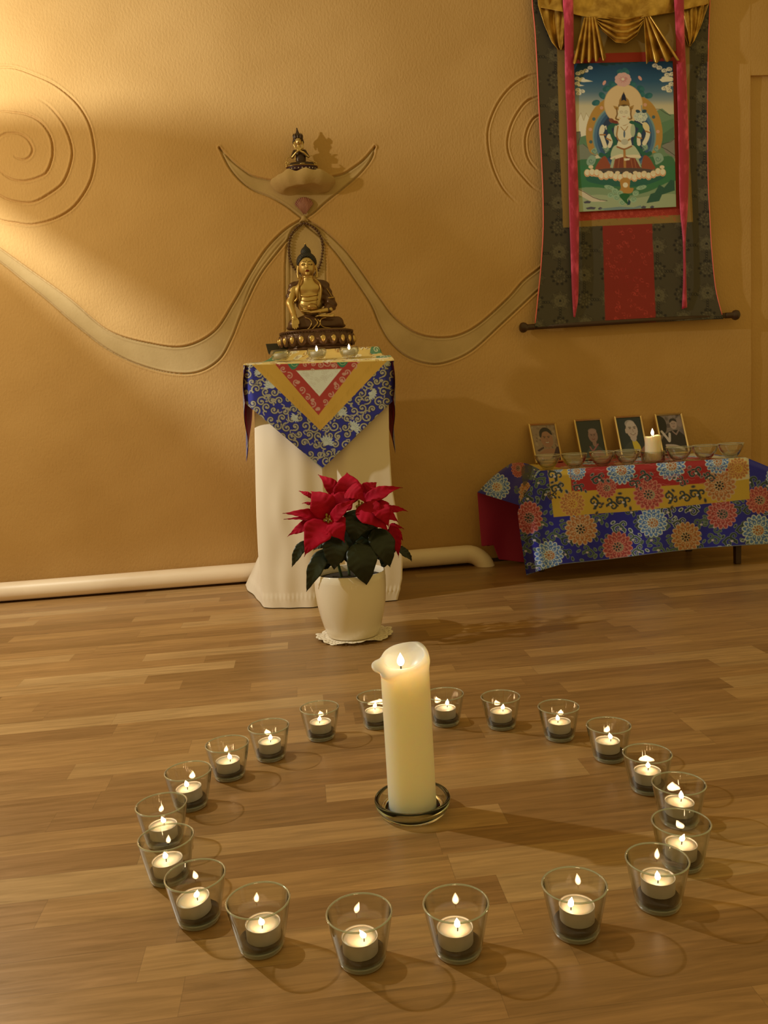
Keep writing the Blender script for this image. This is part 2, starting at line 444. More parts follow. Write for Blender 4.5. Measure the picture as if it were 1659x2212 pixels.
# the two spirals
groove(wallxz([(-200, 350), (-170, 240), (-110, 172), (-50, 148), (0, 145), (33, 147), (73, 161), (114, 180), (152, 209), (177, 238), (195, 275), (204, 323), (204, 353), (195, 391), (175, 427), (149, 455), (111, 475), (68, 485), (33, 481), (0, 475), (-50, 455), (-95, 415)]))
groove(wallxz([(76, 209), (106, 229), (132, 260), (149, 295), (156, 328), (152, 356), (142, 384), (127, 404), (84, 432), (58, 438), (25, 433), (0, 422), (-30, 400), (-55, 360)]), fade=True)
groove(wallxz([(-40, 262), (0, 242), (25, 242), (60, 248), (89, 265), (109, 295), (114, 326), (110, 351), (99, 374), (78, 385), (51, 391), (23, 386), (0, 369), (-15, 350)]), fade=True)
groove(wallxz([(-10, 310), (0, 295), (15, 288), (38, 288), (58, 299), (70, 320), (66, 336), (53, 345), (35, 341), (29, 334)]), 0.0055, fade=True)
groove(wallxz([(1215, 150), (1160, 160), (1133, 168), (1104, 188), (1079, 218), (1062, 253), (1054, 288), (1057, 329), (1068, 370), (1085, 405), (1104, 426), (1120, 440)]), 0.0065, fade=True)
groove(wallxz([(1210, 196), (1163, 209), (1136, 221), (1111, 256), (1098, 294), (1098, 326), (1111, 358), (1133, 386), (1150, 403), (1170, 415)]), 0.0065, fade=True)
groove(wallxz([(1205, 240), (1163, 250), (1146, 266), (1136, 294), (1136, 323), (1144, 348), (1165, 372)]), 0.0065, fade=True)
# hand-trowelled unevenness
from math import sin
und = np.zeros((nx, nz))
for s_, a_ in ((5, 0.0010), (11, 0.0005)):
    for q in range(3):
        fx_, fz_, ph = rng.normal(0, s_), rng.normal(0, s_), rng.uniform(0, 6.28)
        und += a_*0.6*np.sin(GX*fx_*3+GZ*fz_*3+ph)
disp += und
WV = np.stack([GX, YW-disp, GZ], -1).reshape(-1, 3)
WF = grid_faces(nx, nz)
fm = mask.reshape(-1)[WF].max(1)
def submesh(F):
    u, inv = np.unique(F, return_inverse=True)
    return WV[u], inv.reshape(F.shape)
base = WF[fm == 0]
u_, inv_ = np.unique(base, return_inverse=True)
bv = WV[u_]; bf = inv_.reshape(base.shape)
ex = np.array([(-2.1, YW, -0.05), (X0, YW, -0.05), (X0, YW, 2.6), (-2.1, YW, 2.6),
               (X0, YW, Z1), (2.8, YW, Z1), (2.8, YW, 2.6), (X0, YW, 2.6),
               (X1, YW, 1.678), (2.8, YW, 1.678), (2.8, YW, Z1), (X1, YW, Z1),
               (X1, YW, -0.05), (X1, YW+0.013, -0.05), (X1, YW+0.013, 1.678), (X1, YW, 1.678),
               (X1, YW+0.013, -0.05), (2.8, YW+0.013, -0.05), (2.8, YW+0.013, 1.678), (X1, YW+0.013, 1.678),
               (X1, YW, 1.678), (X1, YW+0.013, 1.678), (2.8, YW+0.013, 1.678), (2.8, YW, 1.678)])
nb = len(bv)
wall = mk('wall_back', np.vstack([bv, ex]), np.vstack([bf, nb+np.arange(24).reshape(6, 4)]), plaster)
struct(wall)
for code, nm in ((1, 'wave_band'), (2, 'wave_band'), (3, 'crescent_moon'), (4, 'arched_niche')):
    v, f = submesh(WF[fm == code])
    o = mk(nm, v, f, band_m, wall); o['label'] = 'smooth grey-green plaster inlay'
bb = mk('gap_shade_strip', *box((0.3, YW-0.006, 0.006), (3.9, 0.012, 0.012)), gap_m, smooth=False); struct(bb)  # dark strip coloured in for the shaded gap at the wall foot

# the pot-bellied plaster console under the small figure
f = Field((-150, -170, -80), (150, 20, 70), 2.2)
d = f.ell((0, 0, 16), (116, 128, 56))
d = smax(d, f.Z-30.0+0.32*np.clip(np.abs(f.X)-54, 0, 200)-1.2*np.sin(f.X*0.13+1), 3)
d = smax(d, -f.ell((4, -62, -62), (104, 96, 50)), 5)
d = smax(d, f.Y-6, 2)
for q in range(9):
    w_ = rng.normal(0, 1, 3); w_ *= rng.uniform(0.04, 0.17)/np.linalg.norm(w_)
    d = d+0.75*np.sin(f.X*w_[0]+f.Y*w_[1]+f.Z*w_[2]+q*1.7)
P, Q = f.mesh(d)
sc = at(655, 389, 2.90)
SHELF = np.array([sc[0], YW, sc[2]])
o = mk('wall_console', P*0.001*np.array([0.98, 0.68, 1])+SHELF, Q, band_m)
tag(o, 'bulging hand-modelled plaster console carrying the small crowned figure', 'shelf')

# heating pipe along the wall, in two visible runs joined behind the pedestal
pp = [(-1.9, 2.918, 0.037), (-1.0, 2.918, 0.037), (-0.2, 2.918, 0.038), (0.3, 2.918, 0.040), (0.545, 2.918, 0.042)]
el = at(1010, 1203, 2.915)
for a in np.linspace(0, 1.35, 9):
    pp.append((el[0]+0.062*math.sin(a), 2.918-0.028*a/1.35, 0.042-0.062*(1-math.cos(a))))
pp.append((el[0]+0.066, 2.888, -0.03))
pp.sort(key=lambda q: q[0])
V, F = tube(pp, 0.0325, 24)
o = mk('heating_pipe', V, F, white_paint)
tag(o, 'thick cream-painted heating pipe running along the foot of the ochre wall', 'pipe')

# lamp just outside the picture: bulb, stand, and unseen panels added to shape its light
baffle_m = bpy.data.materials.new('translucent_baffle'); baffle_m.use_nodes = True
t = baffle_m.node_tree; t.nodes.clear()
tr = t.nodes.new('ShaderNodeBsdfTransparent'); tr.inputs[0].default_value = (*BAFFLE_T, 1)
ou = t.nodes.new('ShaderNodeOutputMaterial'); t.links.new(tr.outputs[0], ou.inputs[0])
lamp = thing('floor_lamp', (LAMP[0], LAMP[1], 0), 'standing lamp with added light-shaping panels, lighting the wall from the side', 'lamp')
def add_baffle(top, bot):
    A = resample(np.array([at(u, v, YW) for u, v in top]), 60); B = resample(np.array([at(u, v, YW) for u, v in bot]), 60)
    da = A-LAMP; da /= np.linalg.norm(da, axis=1)[:, None]; db = B-LAMP; db /= np.linalg.norm(db, axis=1)[:, None]
    s = np.linspace(0, 1, 20)[None, :, None]
    D = da[:, None]*(1-s)+db[:, None]*s; D /= np.linalg.norm(D, axis=2)[..., None]
    mk('light_baffle', (LAMP+0.27*D).reshape(-1, 3), grid_faces(60, 20), baffle_m, lamp)  # see-through panel shaped to throw the dark wedge and beam on the wall
add_baffle([(-320, 240), (0, 243), (300, 240), (700, 290), (1100, 460), (1659, 760), (1900, 900)],
           [(-318, 245), (0, 458), (200, 590), (400, 722), (640, 880), (1000, 1115), (1400, 1330), (1900, 1600)])
add_baffle([(-330, 300), (0, 562), (200, 725), (400, 888), (540, 1000), (700, 1130), (850, 1245)],
           [(-330, 1335), (0, 1310), (200, 1298), (400, 1286), (540, 1275), (700, 1262), (851, 1252)])
mk('pole', *tube([(LAMP[0], LAMP[1], 0.02), (LAMP[0], LAMP[1], 1.49)], 0.012, 12), bronze, lamp)
mk('lamp_base', *lathe([(0.0, 0.0), (0.14, 0.0), (0.14, 0.015), (0.012, 0.03), (0.0, 0.03)], 32, (LAMP[0], LAMP[1], 0)), bronze, lamp)
# ================================================================== glass, wax, flame
def clear_glass(name, tint=(0.975, 0.985, 0.975), edge=(0.62, 0.74, 0.67), refl=1.0, pale_mix=0.0):
    """thin clear glass: lets light straight through, mirrors by Fresnel, greener where seen edge-on"""
    m = bpy.data.materials.new(name); m.use_nodes = True
    t = m.node_tree; n, l = t.nodes, t.links; n.clear()
    ou = n.new('ShaderNodeOutputMaterial'); mx = n.new('ShaderNodeMixShader')
    tr = n.new('ShaderNodeBsdfTransparent'); gl = n.new('ShaderNodeBsdfGlossy'); gl.inputs['Roughness'].default_value = 0.02
    lw = n.new('ShaderNodeLayerWeight'); lw.inputs['Blend'].default_value = 0.5
    rp = n.new('ShaderNodeValToRGB'); rp.color_ramp.elements[0].position = 0.55; rp.color_ramp.elements[1].position = 1.0
    rp.color_ramp.elements[0].color = (*tint, 1); rp.color_ramp.elements[1].color = (*edge, 1)
    l.new(lw.outputs['Facing'], rp.inputs[0]); l.new(rp.outputs[0], tr.inputs[0])
    pw = n.new('ShaderNodeMath'); pw.operation = 'POWER'; pw.inputs[1].default_value = 3.6
    lw2 = n.new('ShaderNodeLayerWeight'); lw2.inputs['Blend'].default_value = 0.5
    l.new(lw2.outputs['Facing'], pw.inputs[0])
    mu = n.new('ShaderNodeMath'); mu.operation = 'MULTIPLY_ADD'; mu.inputs[1].default_value = 0.9*refl; mu.inputs[2].default_value = 0.036*refl; mu.use_clamp = True
    l.new(pw.outputs[0], mu.inputs[0])
    l.new(mu.outputs[0], mx.inputs[0]); l.new(tr.outputs[0], mx.inputs[1]); l.new(gl.outputs[0], mx.inputs[2])
    if pale_mix:
        df = n.new('ShaderNodeBsdfDiffuse'); df.inputs[0].default_value = (0.80, 0.90, 0.84, 1); m2 = n.new('ShaderNodeMixShader'); m2.inputs[0].default_value = pale_mix  # pale diffuse mixed in to brighten rims and bases, in place of highlights
        l.new(mx.outputs[0], m2.inputs[1]); l.new(df.outputs[0], m2.inputs[2]); l.new(m2.outputs[0], ou.inputs[0])
    else:
        l.new(mx.outputs[0], ou.inputs[0])
    return m
glass_m = clear_glass('votive_glass', refl=1.7)
def solid_glass(name, col=(0.95, 0.97, 0.94)):
    m = bpy.data.materials.new(name); m.use_nodes = True
    t = m.node_tree; n, l = t.nodes, t.links; n.clear()
    ou = n.new('ShaderNodeOutputMaterial'); g = n.new('ShaderNodeBsdfGlass'); g.inputs['IOR'].default_value = 1.47; g.inputs['Roughness'].default_value = 0.0
    g.inputs['Color'].default_value = (*col, 1); l.new(g.outputs[0], ou.inputs[0])
    return m
rim_m = clear_glass('green_glass_rim', (0.80, 0.87, 0.81), (0.55, 0.64, 0.57), 6.0, 0.17)
base_glass_m = clear_glass('thick_base_glass', (0.95, 0.965, 0.94), (0.62, 0.68, 0.61), 5.0, 0.13)
bowl_glass_m = clear_glass('bowl_glass', (0.985, 0.985, 0.975), (0.92, 0.93, 0.90), 3.2)
sand_m = mat('dark_grit', (0.022, 0.018, 0.014), 0.85)
add_bump(sand_m, 900, 0.7, 0.001)
alu_m = mat('tealight_aluminium', (0.74, 0.69, 0.64), 0.5, 0.25)
wax_m = mat('tealight_wax', (0.92, 0.75, 0.62), 0.3, 0.0, Subsurface_Weight=0.6, Subsurface_Radius=(0.010, 0.006, 0.003), Subsurface_Scale=1.0)
wick_m = mat('charred_wick', (0.01, 0.008, 0.007), 0.9)
def flame_mat(name, s):
    m = bpy.data.materials.new(name); m.use_nodes = True
    t = m.node_tree; t.nodes.clear()
    e = t.nodes.new('ShaderNodeEmission'); e.inputs[0].default_value = (1.0, 0.64, 0.34, 1); e.inputs[1].default_value = s
    ou = t.nodes.new('ShaderNodeOutputMaterial'); t.links.new(e.outputs[0], ou.inputs[0])
    return m
flame_m = flame_mat('candle_flame', FLAME)
def flame_prof(h, r):
    t = np.linspace(0, 1, 12)
    return np.stack([r*np.sin(np.pi*t**0.75)*(1-0.35*t)*1.2, h*t], -1)

# measured floor spots of the ring, clockwise from behind the left shoulder of the big candle
RING = [[0.004, 1.46], [-0.086, 1.393], [-0.152, 1.333], [-0.204, 1.241], [-0.228, 1.137], [-0.207, 1.041], [-0.158, 0.942], [-0.081, 0.876], [0.029, 0.831], [0.134, 0.827], [0.269, 0.835], [0.378, 0.865], [0.442, 0.938], [0.486, 1.037], [0.485, 1.138], [0.47, 1.254], [0.418, 1.354], [0.333, 1.428], [0.237, 1.469], [0.11, 1.49]]
TOP_PX = [(692, 1557), (582, 1600), (492, 1642), (409, 1701), (352, 1783), (363, 1857), (420, 1939), (568, 1994), (777, 2023), (983, 2003), (1246, 1955), (1422, 1888), (1470, 1822), (1466, 1726), (1398, 1661), (1312.5, 1600), (1209.5, 1554), (1081.5, 1532), (961, 1523), (806, 1532)]
FLAME_PX = [(690, 1551), (584, 1592), (497, 1634), (406, 1693), (354, 1771), (360, 1848), (429, 1931), (566, 1992), (786, 2020), (988, 1997), (1233, 1953), (1421, 1898), (1471, 1811), (1470, 1719), (1400, 1652), (1319, 1590), (1205, 1550), (1086, 1526), (966, 1517), (809, 1520)]
RING_SAYS = [
 'in the back row, just left of the poinsettia pot',
 'next one going left from the glass nearest the pot',
 'third going left and forward from the one nearest the pot',
 'upper left of the ring, fourth left from the pot',
 'leftmost in the ring, overlapped by another below it',
 'far left of the ring, overlapping the leftmost one from below',
 'at the lower left curve of the ring',
 'starting the front row of the ring at its left',
 'nearest the camera, second from left in the front row',
 'third from left in the front row of the ring',
 'fourth from left in the front row, after the widest gap',
 'at the lower right curve of the ring, low in front',
 'right side of the ring, partly behind the lower right one',
 'upper of the two overlapping ones at the far right',
 'right of the ring, fifth going right from the big candle',
 'right of the ring, fourth going right from the big candle',
 'back of the ring, third going right from the big candle',
 'back of the ring, second going right from the big candle',
 'just behind the right edge of the big candle',
 'half hidden behind the left edge of the big candle']
RO, RB, HG = 0.0360, 0.0244, 0.0567
def votive(i, x, y):
    g = thing('votive_glass', (x, y, 0), 'clear tealight glass '+RING_SAYS[i], 'glass', 'ring of tealight glasses on the floor')
    ro = lambda z: RB+(RO-RB)*(z/HG)**0.9
    zz = np.linspace(0.0075, HG, 9)
    prof = [(ro(z), z) for z in zz]+[(RO+0.0002, HG+0.0008), (RO-0.0010, HG+0.0014), (RO-0.0020, HG+0.0006)]+[(ro(z)-0.0021, z) for z in zz[::-1]]
    mk('glass_wall', *lathe(prof, 56), glass_m, g, local=True)
    a_ = np.linspace(0, 2*np.pi, 10, endpoint=False)
    mk('glass_rim', *lathe([(RO-0.0009+0.0011*math.cos(q), HG+0.0004+0.0011*math.sin(q)) for q in a_]+[(RO-0.0009+0.0011, HG+0.0004)], 64), rim_m, g, local=True)
    bp = [(0.0, 0.0012), (RB-0.006, 0.0010), (RB-0.003, 0.0), (RB-0.0006, 0.0012), (RB+0.0002, 0.0032), (RB-0.0004, 0.0044), (ro(0.0085), 0.0076), (ro(0.0085)-0.0022, 0.0078), (0.0, 0.0070)]
    mk('thick_base', *lathe(bp, 56), base_glass_m, g, local=True)
    sp = [(0.0, 0.0074), (RB-0.0025, 0.0076), (RB-0.0008, 0.0086), (RB+0.0002, 0.0128), (RB-0.002, 0.0126), (0.015, 0.0112), (0.0, 0.0110)]
    a = np.linspace(0, 2*np.pi, 56, endpoint=False)
    V, F = lathe(sp, 56); V = V.reshape(56, len(sp), 3)
    V[:, 3:5, 2] += (0.0012*np.sin(a*2+i*1.7)+0.0007*np.sin(a*5+i))[:, None]
    mk('dark_sand', V.reshape(-1, 3), F, sand_m, g, local=True)
    return g
def tealight(i, x, y, z, tilt=(0, 0)):
    t_ = thing('tealight', (x, y, z), 'lit tealight in the glass '+RING_SAYS[i], 'candle', 'tealights in the floor ring')
    t_.rotation_euler = (tilt[0], tilt[1], 0)
    h, r = 0.0172, 0.0194
    cup = [(0.0, 0.0), (r-0.001, 0.0), (r-0.0002, 0.0008), (r, h), (r+0.0004, h+0.0002), (r-0.0005, h+0.0003), (r-0.0008, h-0.001), (r-0.0016, 0.0012), (0.0, 0.0010)]
    mk('metal_cup', *lathe(cup, 48), alu_m, t_, local=True)
    wx = [(0.0, h-0.0034), (0.006, h-0.0030), (0.013, h-0.0022), (r-0.001, h-0.0012)]
    mk('wax', *lathe([(0.0, h-0.006)]+[(r-0.001, h-0.006)]+wx[::-1], 40), wax_m, t_, local=True)
    return t_
for i, (x, y) in enumerate(RING):
    votive(i, x, y)
    z = 0.0115 + (0.004 if i == 11 else 0.002 if i in (10, 15) else 0.0)
    c = atz(TOP_PX[i][0], TOP_PX[i][1], z+0.0165)
    dx = np.array([c[0]-x, c[1]-y]); L = np.linalg.norm(dx)
    if L > 0.0048: dx *= 0.0048/L
    tilt = {6: (0.05, -0.10), 5: (0.0, -0.06), 3: (0, -0.07), 12: (0.0, 0.05), 13: (0, 0.05)}.get(i, (0, 0))
    t_ = tealight(i, x+dx[0], y+dx[1], z, tilt)
    fb = atz(FLAME_PX[i][0], FLAME_PX[i][1]+6, z+0.0185)
    off = np.array([fb[0]-x-dx[0], fb[1]-y-dx[1]]); L = np.linalg.norm(off)
    if L > 0.010: off *= 0.010/L
    mk('wick', *tube([(off[0], off[1], 0.0135), (off[0]+0.0003, off[1], 0.0185), (off[0]+0.0010, off[1], 0.0215)], 0.0007, 6), wick_m, t_, local=True)
    hh = 0.0105*(0.85+0.3*rng.random())
    V, F = lathe(flame_prof(hh, 0.0032), 14, (off[0], off[1], 0.0185))
    V[:, 0] += 0.0022*((V[:, 2]-0.0185)/hh)**2*rng.normal()
    mk('flame', V, F, flame_m, t_, local=True)

# ------------------------------------------------------------------ the big pillar candle on its glass dish
cx, cy = 0.1295, 1.150
dish = thing('glass_candle_dish', (cx, cy, 0), 'heavy round clear glass dish under the big cream pillar candle', 'candle dish')
dp = [(0.0, 0.0), (0.046, 0.0), (0.050, 0.003), (0.0545, 0.012), (0.0560, 0.0205), (0.0548, 0.0228), (0.0515, 0.0225), (0.0495, 0.018), (0.047, 0.0105), (0.043, 0.0075), (0.0, 0.0070)]
dish_m = solid_glass('dish_glass', (0.93, 0.95, 0.91))
mk('dish', *lathe(dp, 80), dish_m, dish, local=True)
mk('dish_step', *lathe([(0.0405, 0.0072), (0.0425, 0.0105), (0.0445, 0.0102), (0.0450, 0.0076)], 80), dish_m, dish, local=True)
pc = thing('pillar_candle', (cx, cy, 0.0072), 'tall thick cream pillar candle with a sagging wax lip and sunken flame', 'candle')
f = Field((-60, -46, -1), (46, 46, 250), 1.25)
lean = 0.0
d = np.sqrt((f.X)**2+(f.Y)**2)-35.2
d = d+0*f.Z
flare = 2.6*np.exp(-((f.Z-222)/9.0)**2)*np.clip((-f.Y+16)/34, 0, 1)
d = d-flare
d = smin(d, f.ell((-35, -10, 222), (14, 17, 11)), 9)
d = smin(d, f.ell((-22, -28, 213), (16, 10, 9)), 8)
# sloped crest: high at the back right, low at the front
crest = 226+13*np.clip((f.Y+12)/34, -1, 1)+4.0*np.clip(f.X/30, -1, 1)-3.0*np.exp(-((f.X+30)/12)**2)
d = smax(d, f.Z-crest, 4)
d = smax(d, f.ell((1, 22, 212), (38, 50, 34))*1.0, 5) if False else d
cav = np.minimum(f.ell((-1, -3, 236), (29.5, 28, 30)), f.ell((-2, 4, 246), (28, 27, 30)))
d = smax(d, -cav, 3)
d = smax(d, -f.Z, 1.0)
P, Q = f.mesh(d)
pillar_m = mat('ivory_wax', (0.98, 0.82, 0.68), 0.34, 0.0, Subsurface_Weight=1.0, Subsurface_Radius=(0.13, 0.085, 0.045), Subsurface_Scale=1.0)
mk('wax_body', P*0.001, Q, pillar_m, pc, local=True)
mk('wick', *tube([(-0.006, -0.006, 0.205), (-0.006, -0.006, 0.217)], 0.0012, 6), wick_m, pc, local=True)
big_flame = flame_mat('pillar_flame', 22.0)
mk('flame', *lathe(flame_prof(0.020, 0.0050), 18, (-0.006, -0.006, 0.2165)), big_flame, pc, local=True)
# ================================================================== poinsettia in the cream pot
PX_, PY_ = 0.109, 2.118
plant = thing('potted_poinsettia', (PX_, PY_, 0.004), 'red poinsettia with dark leaves in a glossy cream pot before the draped pedestal', 'plant')
pot_m = mat('cream_glaze', (0.90, 0.81, 0.68), 0.22, 0.0, Coat_Weight=0.5, Coat_Roughness=0.08)
prof = [(0.0, 0.0), (0.060, 0.0), (0.067, 0.003), (0.074, 0.022), (0.083, 0.055), (0.0895, 0.09), (0.0925, 0.125), (0.0930, 0.150), (0.0920, 0.169), (0.0905, 0.1705), (0.0890, 0.169), (0.0895, 0.15), (0.0885, 0.12), (0.080, 0.06), (0.066, 0.012), (0.0, 0.010)]
mk('pot', *lathe(prof, 72), pot_m, plant, local=True)
soil_m = mat('dark_soil', (0.018, 0.011, 0.007), 0.95); add_bump(soil_m, 150, 1.0, 0.006)
mk('soil', *lathe([(0.0, 0.158), (0.04, 0.156), (0.0885, 0.152), (0.087, 0.12), (0.0, 0.12)], 40), soil_m, plant, local=True)
red_m = mat('red_bract', (0.52, 0.008, 0.035), 0.7, 0.0, Specular_IOR_Level=0.15, Subsurface_Weight=0.05, Subsurface_Radius=(0.01, 0.002, 0.002))
add_mottle(red_m, (0.30, 0.002, 0.018), (0.46, 0.004, 0.034), 28, 3, (1, 1, 1), 0.3, 0.7)
leaf_m = mat('dark_green_leaf', (0.012, 0.028, 0.012), 0.42)
add_mottle(leaf_m, (0.006, 0.013, 0.006), (0.014, 0.026, 0.012), 30, 3)
stem_m = mat('green_stem', (0.05, 0.085, 0.03), 0.6)
Zs = 5.53
def zp(x, y, Y):                                   # photograph -> place, on the upright plane y = Y
    return at(600+x/Zs, 1000+y/Zs, Y)
def leaf(b, t, w, yb, yt, bulge=0.012, fold=0.18, tip=1.55, belly=0.75, face=(0.0, -0.86, 0.5), n=26, m=11):
    B, T = zp(*b, yb), zp(*t, yt); A = T-B; L = np.linalg.norm(A)
    nr = np.asarray(face, float); nr = nr-A*(nr@A)/(A@A); nr /= np.linalg.norm(nr)
    c = np.cross(A/L, nr)
    tt = np.linspace(0, 1, n); wd = (w/Zs)/FPX*(yb+yt)/2/2
    k = (tt**belly)*((1-tt)**tip); k /= k.max(); k = k*1.08; k[0] = 0.10; k[-1] = 0.004
    k = k*(1+0.05*np.sin(tt*17+b[0]))
    s = np.linspace(-1, 1, m)
    mid = B[None]+A[None]*tt[:, None]+nr[None]*(bulge*4*tt*(1-tt)-0.010*tt**3)[:, None]
    ww = wd*k
    up = fold*ww[:, None]*np.abs(s)[None]**1.25-0.25*fold*ww[:, None]*np.abs(s)[None]**3
    rip = 0.0013*np.cos(tt[:, None]*40-np.abs(s)[None]*6)*np.minimum(1, np.abs(s)*2)[None]+0.002*np.sin(tt*9+t[0])[:, None]*s[None]**2
    V = mid[:, None]+c[None, None]*(ww[:, None]*s[None])[..., None]+nr[None, None]*(up+rip)[..., None]
    return V.reshape(-1, 3), grid_faces(n, m)
def head(bud, Y):
    p = zp(*bud, Y)
    parts = []
    for k in range(7):
        a = k*2.4; r = 0.0045*math.sqrt(k)
        parts.append(ball(p+np.array([r*math.cos(a), -0.004-0.001*(k % 3), r*math.sin(a)]), (0.0032, 0.0032, 0.0042), 10, 7))
    return parts
bud_m = mat('yellow_green_buds', (0.30, 0.22, 0.045), 0.5)
HEADS = [
 ((600, 670), 2.035, [
   ((610, 670), (398, 322), 300, 2.045, 2.075, 0.030), ((560, 668), (66, 585), 135, 2.05, 2.04, 0.010), ((560, 690), (72, 655), 60, 2.07, 2.07, 0.006),
   ((430, 720), (112, 866), 130, 2.075, 2.06, 0.008), ((585, 700), (312, 1110), 330, 2.035, 2.00, 0.024), ((605, 705), (800, 935), 300, 2.035, 2.01, 0.020),
   ((640, 700), (945, 418), 150, 2.030, 2.02, 0.018), ((680, 560), (410, 330), 90, 2.085, 2.10, 0.006), ((420, 420), (250, 320), 60, 2.10, 2.11, 0.004),
   ((420, 500), (296, 468), 40, 2.11, 2.11, 0.003), ((690, 690), (760, 500), 130, 2.05, 2.07, 0.012)]),
 ((800, 470), 2.085, [
   ((850, 500), (826, 98), 330, 2.10, 2.13, 0.030), ((740, 420), (486, 124), 170, 2.12, 2.14, 0.014), ((820, 340), (1064, 462), 230, 2.07, 2.04, 0.020),
   ((760, 520), (640, 340), 240, 2.09, 2.11, 0.014), ((720, 580), (880, 330), 260, 2.06, 2.08, 0.02)]),
 ((985, 510), 2.06, [
   ((1030, 470), (1490, 278), 165, 2.08, 2.08, 0.018), ((1010, 430), (1186, 218), 190, 2.11, 2.13, 0.018), ((950, 530), (1330, 810), 300, 2.055, 2.03, 0.022),
   ((1080, 520), (1450, 700), 230, 2.075, 2.06, 0.018), ((1230, 560), (1565, 564), 95, 2.10, 2.11, 0.008), ((1100, 490), (1345, 468), 70, 2.10, 2.11, 0.006),
   ((1260, 620), (1392, 505), 110, 2.09, 2.10, 0.008), ((1360, 720), (1450, 1135), 140, 2.10, 2.09, 0.014), ((1330, 740), (1520, 780), 50, 2.11, 2.11, 0.004),
   ((1390, 780), (1512, 930), 60, 2.12, 2.12, 0.004), ((1180, 520), (1330, 760), 210, 2.05, 2.025, 0.02), ((1000, 600), (1130, 800), 150, 2.09, 2.08, 0.01)])]
for bud, Y, leaves in HEADS:
    V, F = join(head(bud, Y))
    h_ = mk('flower_head', V, F, bud_m, plant); h_['label'] = 'yellow-green bud cluster with red bracts'
    for b, t_, w, y1, y2, bu in leaves:
        V, F = leaf(b, t_, w, y1, y2, bu)
        mk('bract', V, F, red_m, h_, solid=0.0005)
for b, t_, w, y1, y2, bu in [
   ((700, 860), (672, 1280), 285, 2.045, 2.035, 0.02), ((930, 960), (1068, 1465), 340, 2.035, 2.025, 0.026), ((570, 1030), (336, 1535), 190, 2.05, 2.03, 0.016),
   ((330, 930), (160, 1240), 120, 2.08, 2.07, 0.010), ((960, 560), (900, 960), 310, 2.075, 2.06, 0.018), ((1150, 790), (1352, 1245), 290, 2.065, 2.05, 0.020),
   ((1050, 800), (1130, 1180), 330, 2.09, 2.08, 0.02), ((1420, 1000), (1622, 1172), 95, 2.11, 2.12, 0.008), ((1300, 1080), (1250, 1270), 110, 2.13, 2.14, 0.008),
   ((1330, 780), (1410, 1080), 150, 2.11, 2.11, 0.012), ((620, 920), (415, 1035), 110, 2.09, 2.09, 0.008), ((1010, 640), (1130, 960), 240, 2.09, 2.08, 0.016),
   ((560, 1120), (560, 1290), 150, 2.12, 2.13, 0.01), ((800, 760), (760, 1200), 300, 2.10, 2.09, 0.012), ((880, 850), (860, 1230), 320, 2.115, 2.11, 0.012), ((1180, 880), (1240, 1180), 260, 2.12, 2.12, 0.012), ((700, 950), (620, 1240), 200, 2.11, 2.11, 0.012)]:
    V, F = leaf(b, t_, w, y1, y2, bu, fold=0.12, tip=1.15, belly=0.62)
    mk('leaf', V, F, leaf_m, plant, solid=0.0005)
root = np.array([PX_, PY_, 0.14])
for bud, Y, _ in HEADS:
    e = zp(*bud, Y)+np.array([0, 0.012, -0.004]); k = root+np.array([(e[0]-root[0])*0.35, 0, 0])
    mk('stem', *tube(spl([k, (k+e)/2+np.array([0.0, 0.012, -0.01]), e], 8), 0.0036, 8), stem_m, plant)

# crocheted doily
n = 200; a = np.linspace(0, 2*np.pi, n, endpoint=False)
rr = np.array([0.02, 0.066, 0.074, 0.080, 0.086, 0.091, 0.096])
sc_ = 0.0062*np.abs(np.sin(a*12))
V = []
for j, r in enumerate(rr):
    w_ = r+sc_*(j/6)**2
    z = 0.0025+(0.0030*np.sin(a*4+1.0)*(j/6)**2+0.0022*np.sin(a*9)*(j/6)**2+0.0035*(j/6)**2)
    V.append(np.stack([np.cos(a)*w_, np.sin(a)*w_*0.93, z], -1))
V = np.stack(V, 1)
doily_m = mat('crochet_cotton', (0.82, 0.74, 0.62), 0.95)
t, nn, ll, b_ = nodes(doily_m)
vt = nn.new('ShaderNodeTexVoronoi'); vt.inputs['Scale'].default_value = 160
tc = nn.new('ShaderNodeTexCoord'); ll.new(tc.outputs['Object'], vt.inputs['Vector'])
bp = nn.new('ShaderNodeBump'); bp.inputs['Strength'].default_value = 0.9; bp.inputs['Distance'].default_value = 0.002
ll.new(vt.outputs['Distance'], bp.inputs['Height']); ll.new(bp.outputs[0], b_.inputs['Normal'])
fs = [tuple(q) for q in grid_faces(n, len(rr), True)]
for k in range(n):                                 # lace holes near the edge
    pass
fs = [q for idx, q in enumerate(fs) if not ((idx % 6 in (2, 4)) and ((idx//6) % 4 == 2))]
o = mk('lace_doily', V.reshape(-1, 3)+np.array([PX_+0.002, PY_, 0.0]), fs, doily_m, solid=0.0012)
tag(o, 'white crocheted doily with a scalloped edge under the cream plant pot', 'doily')
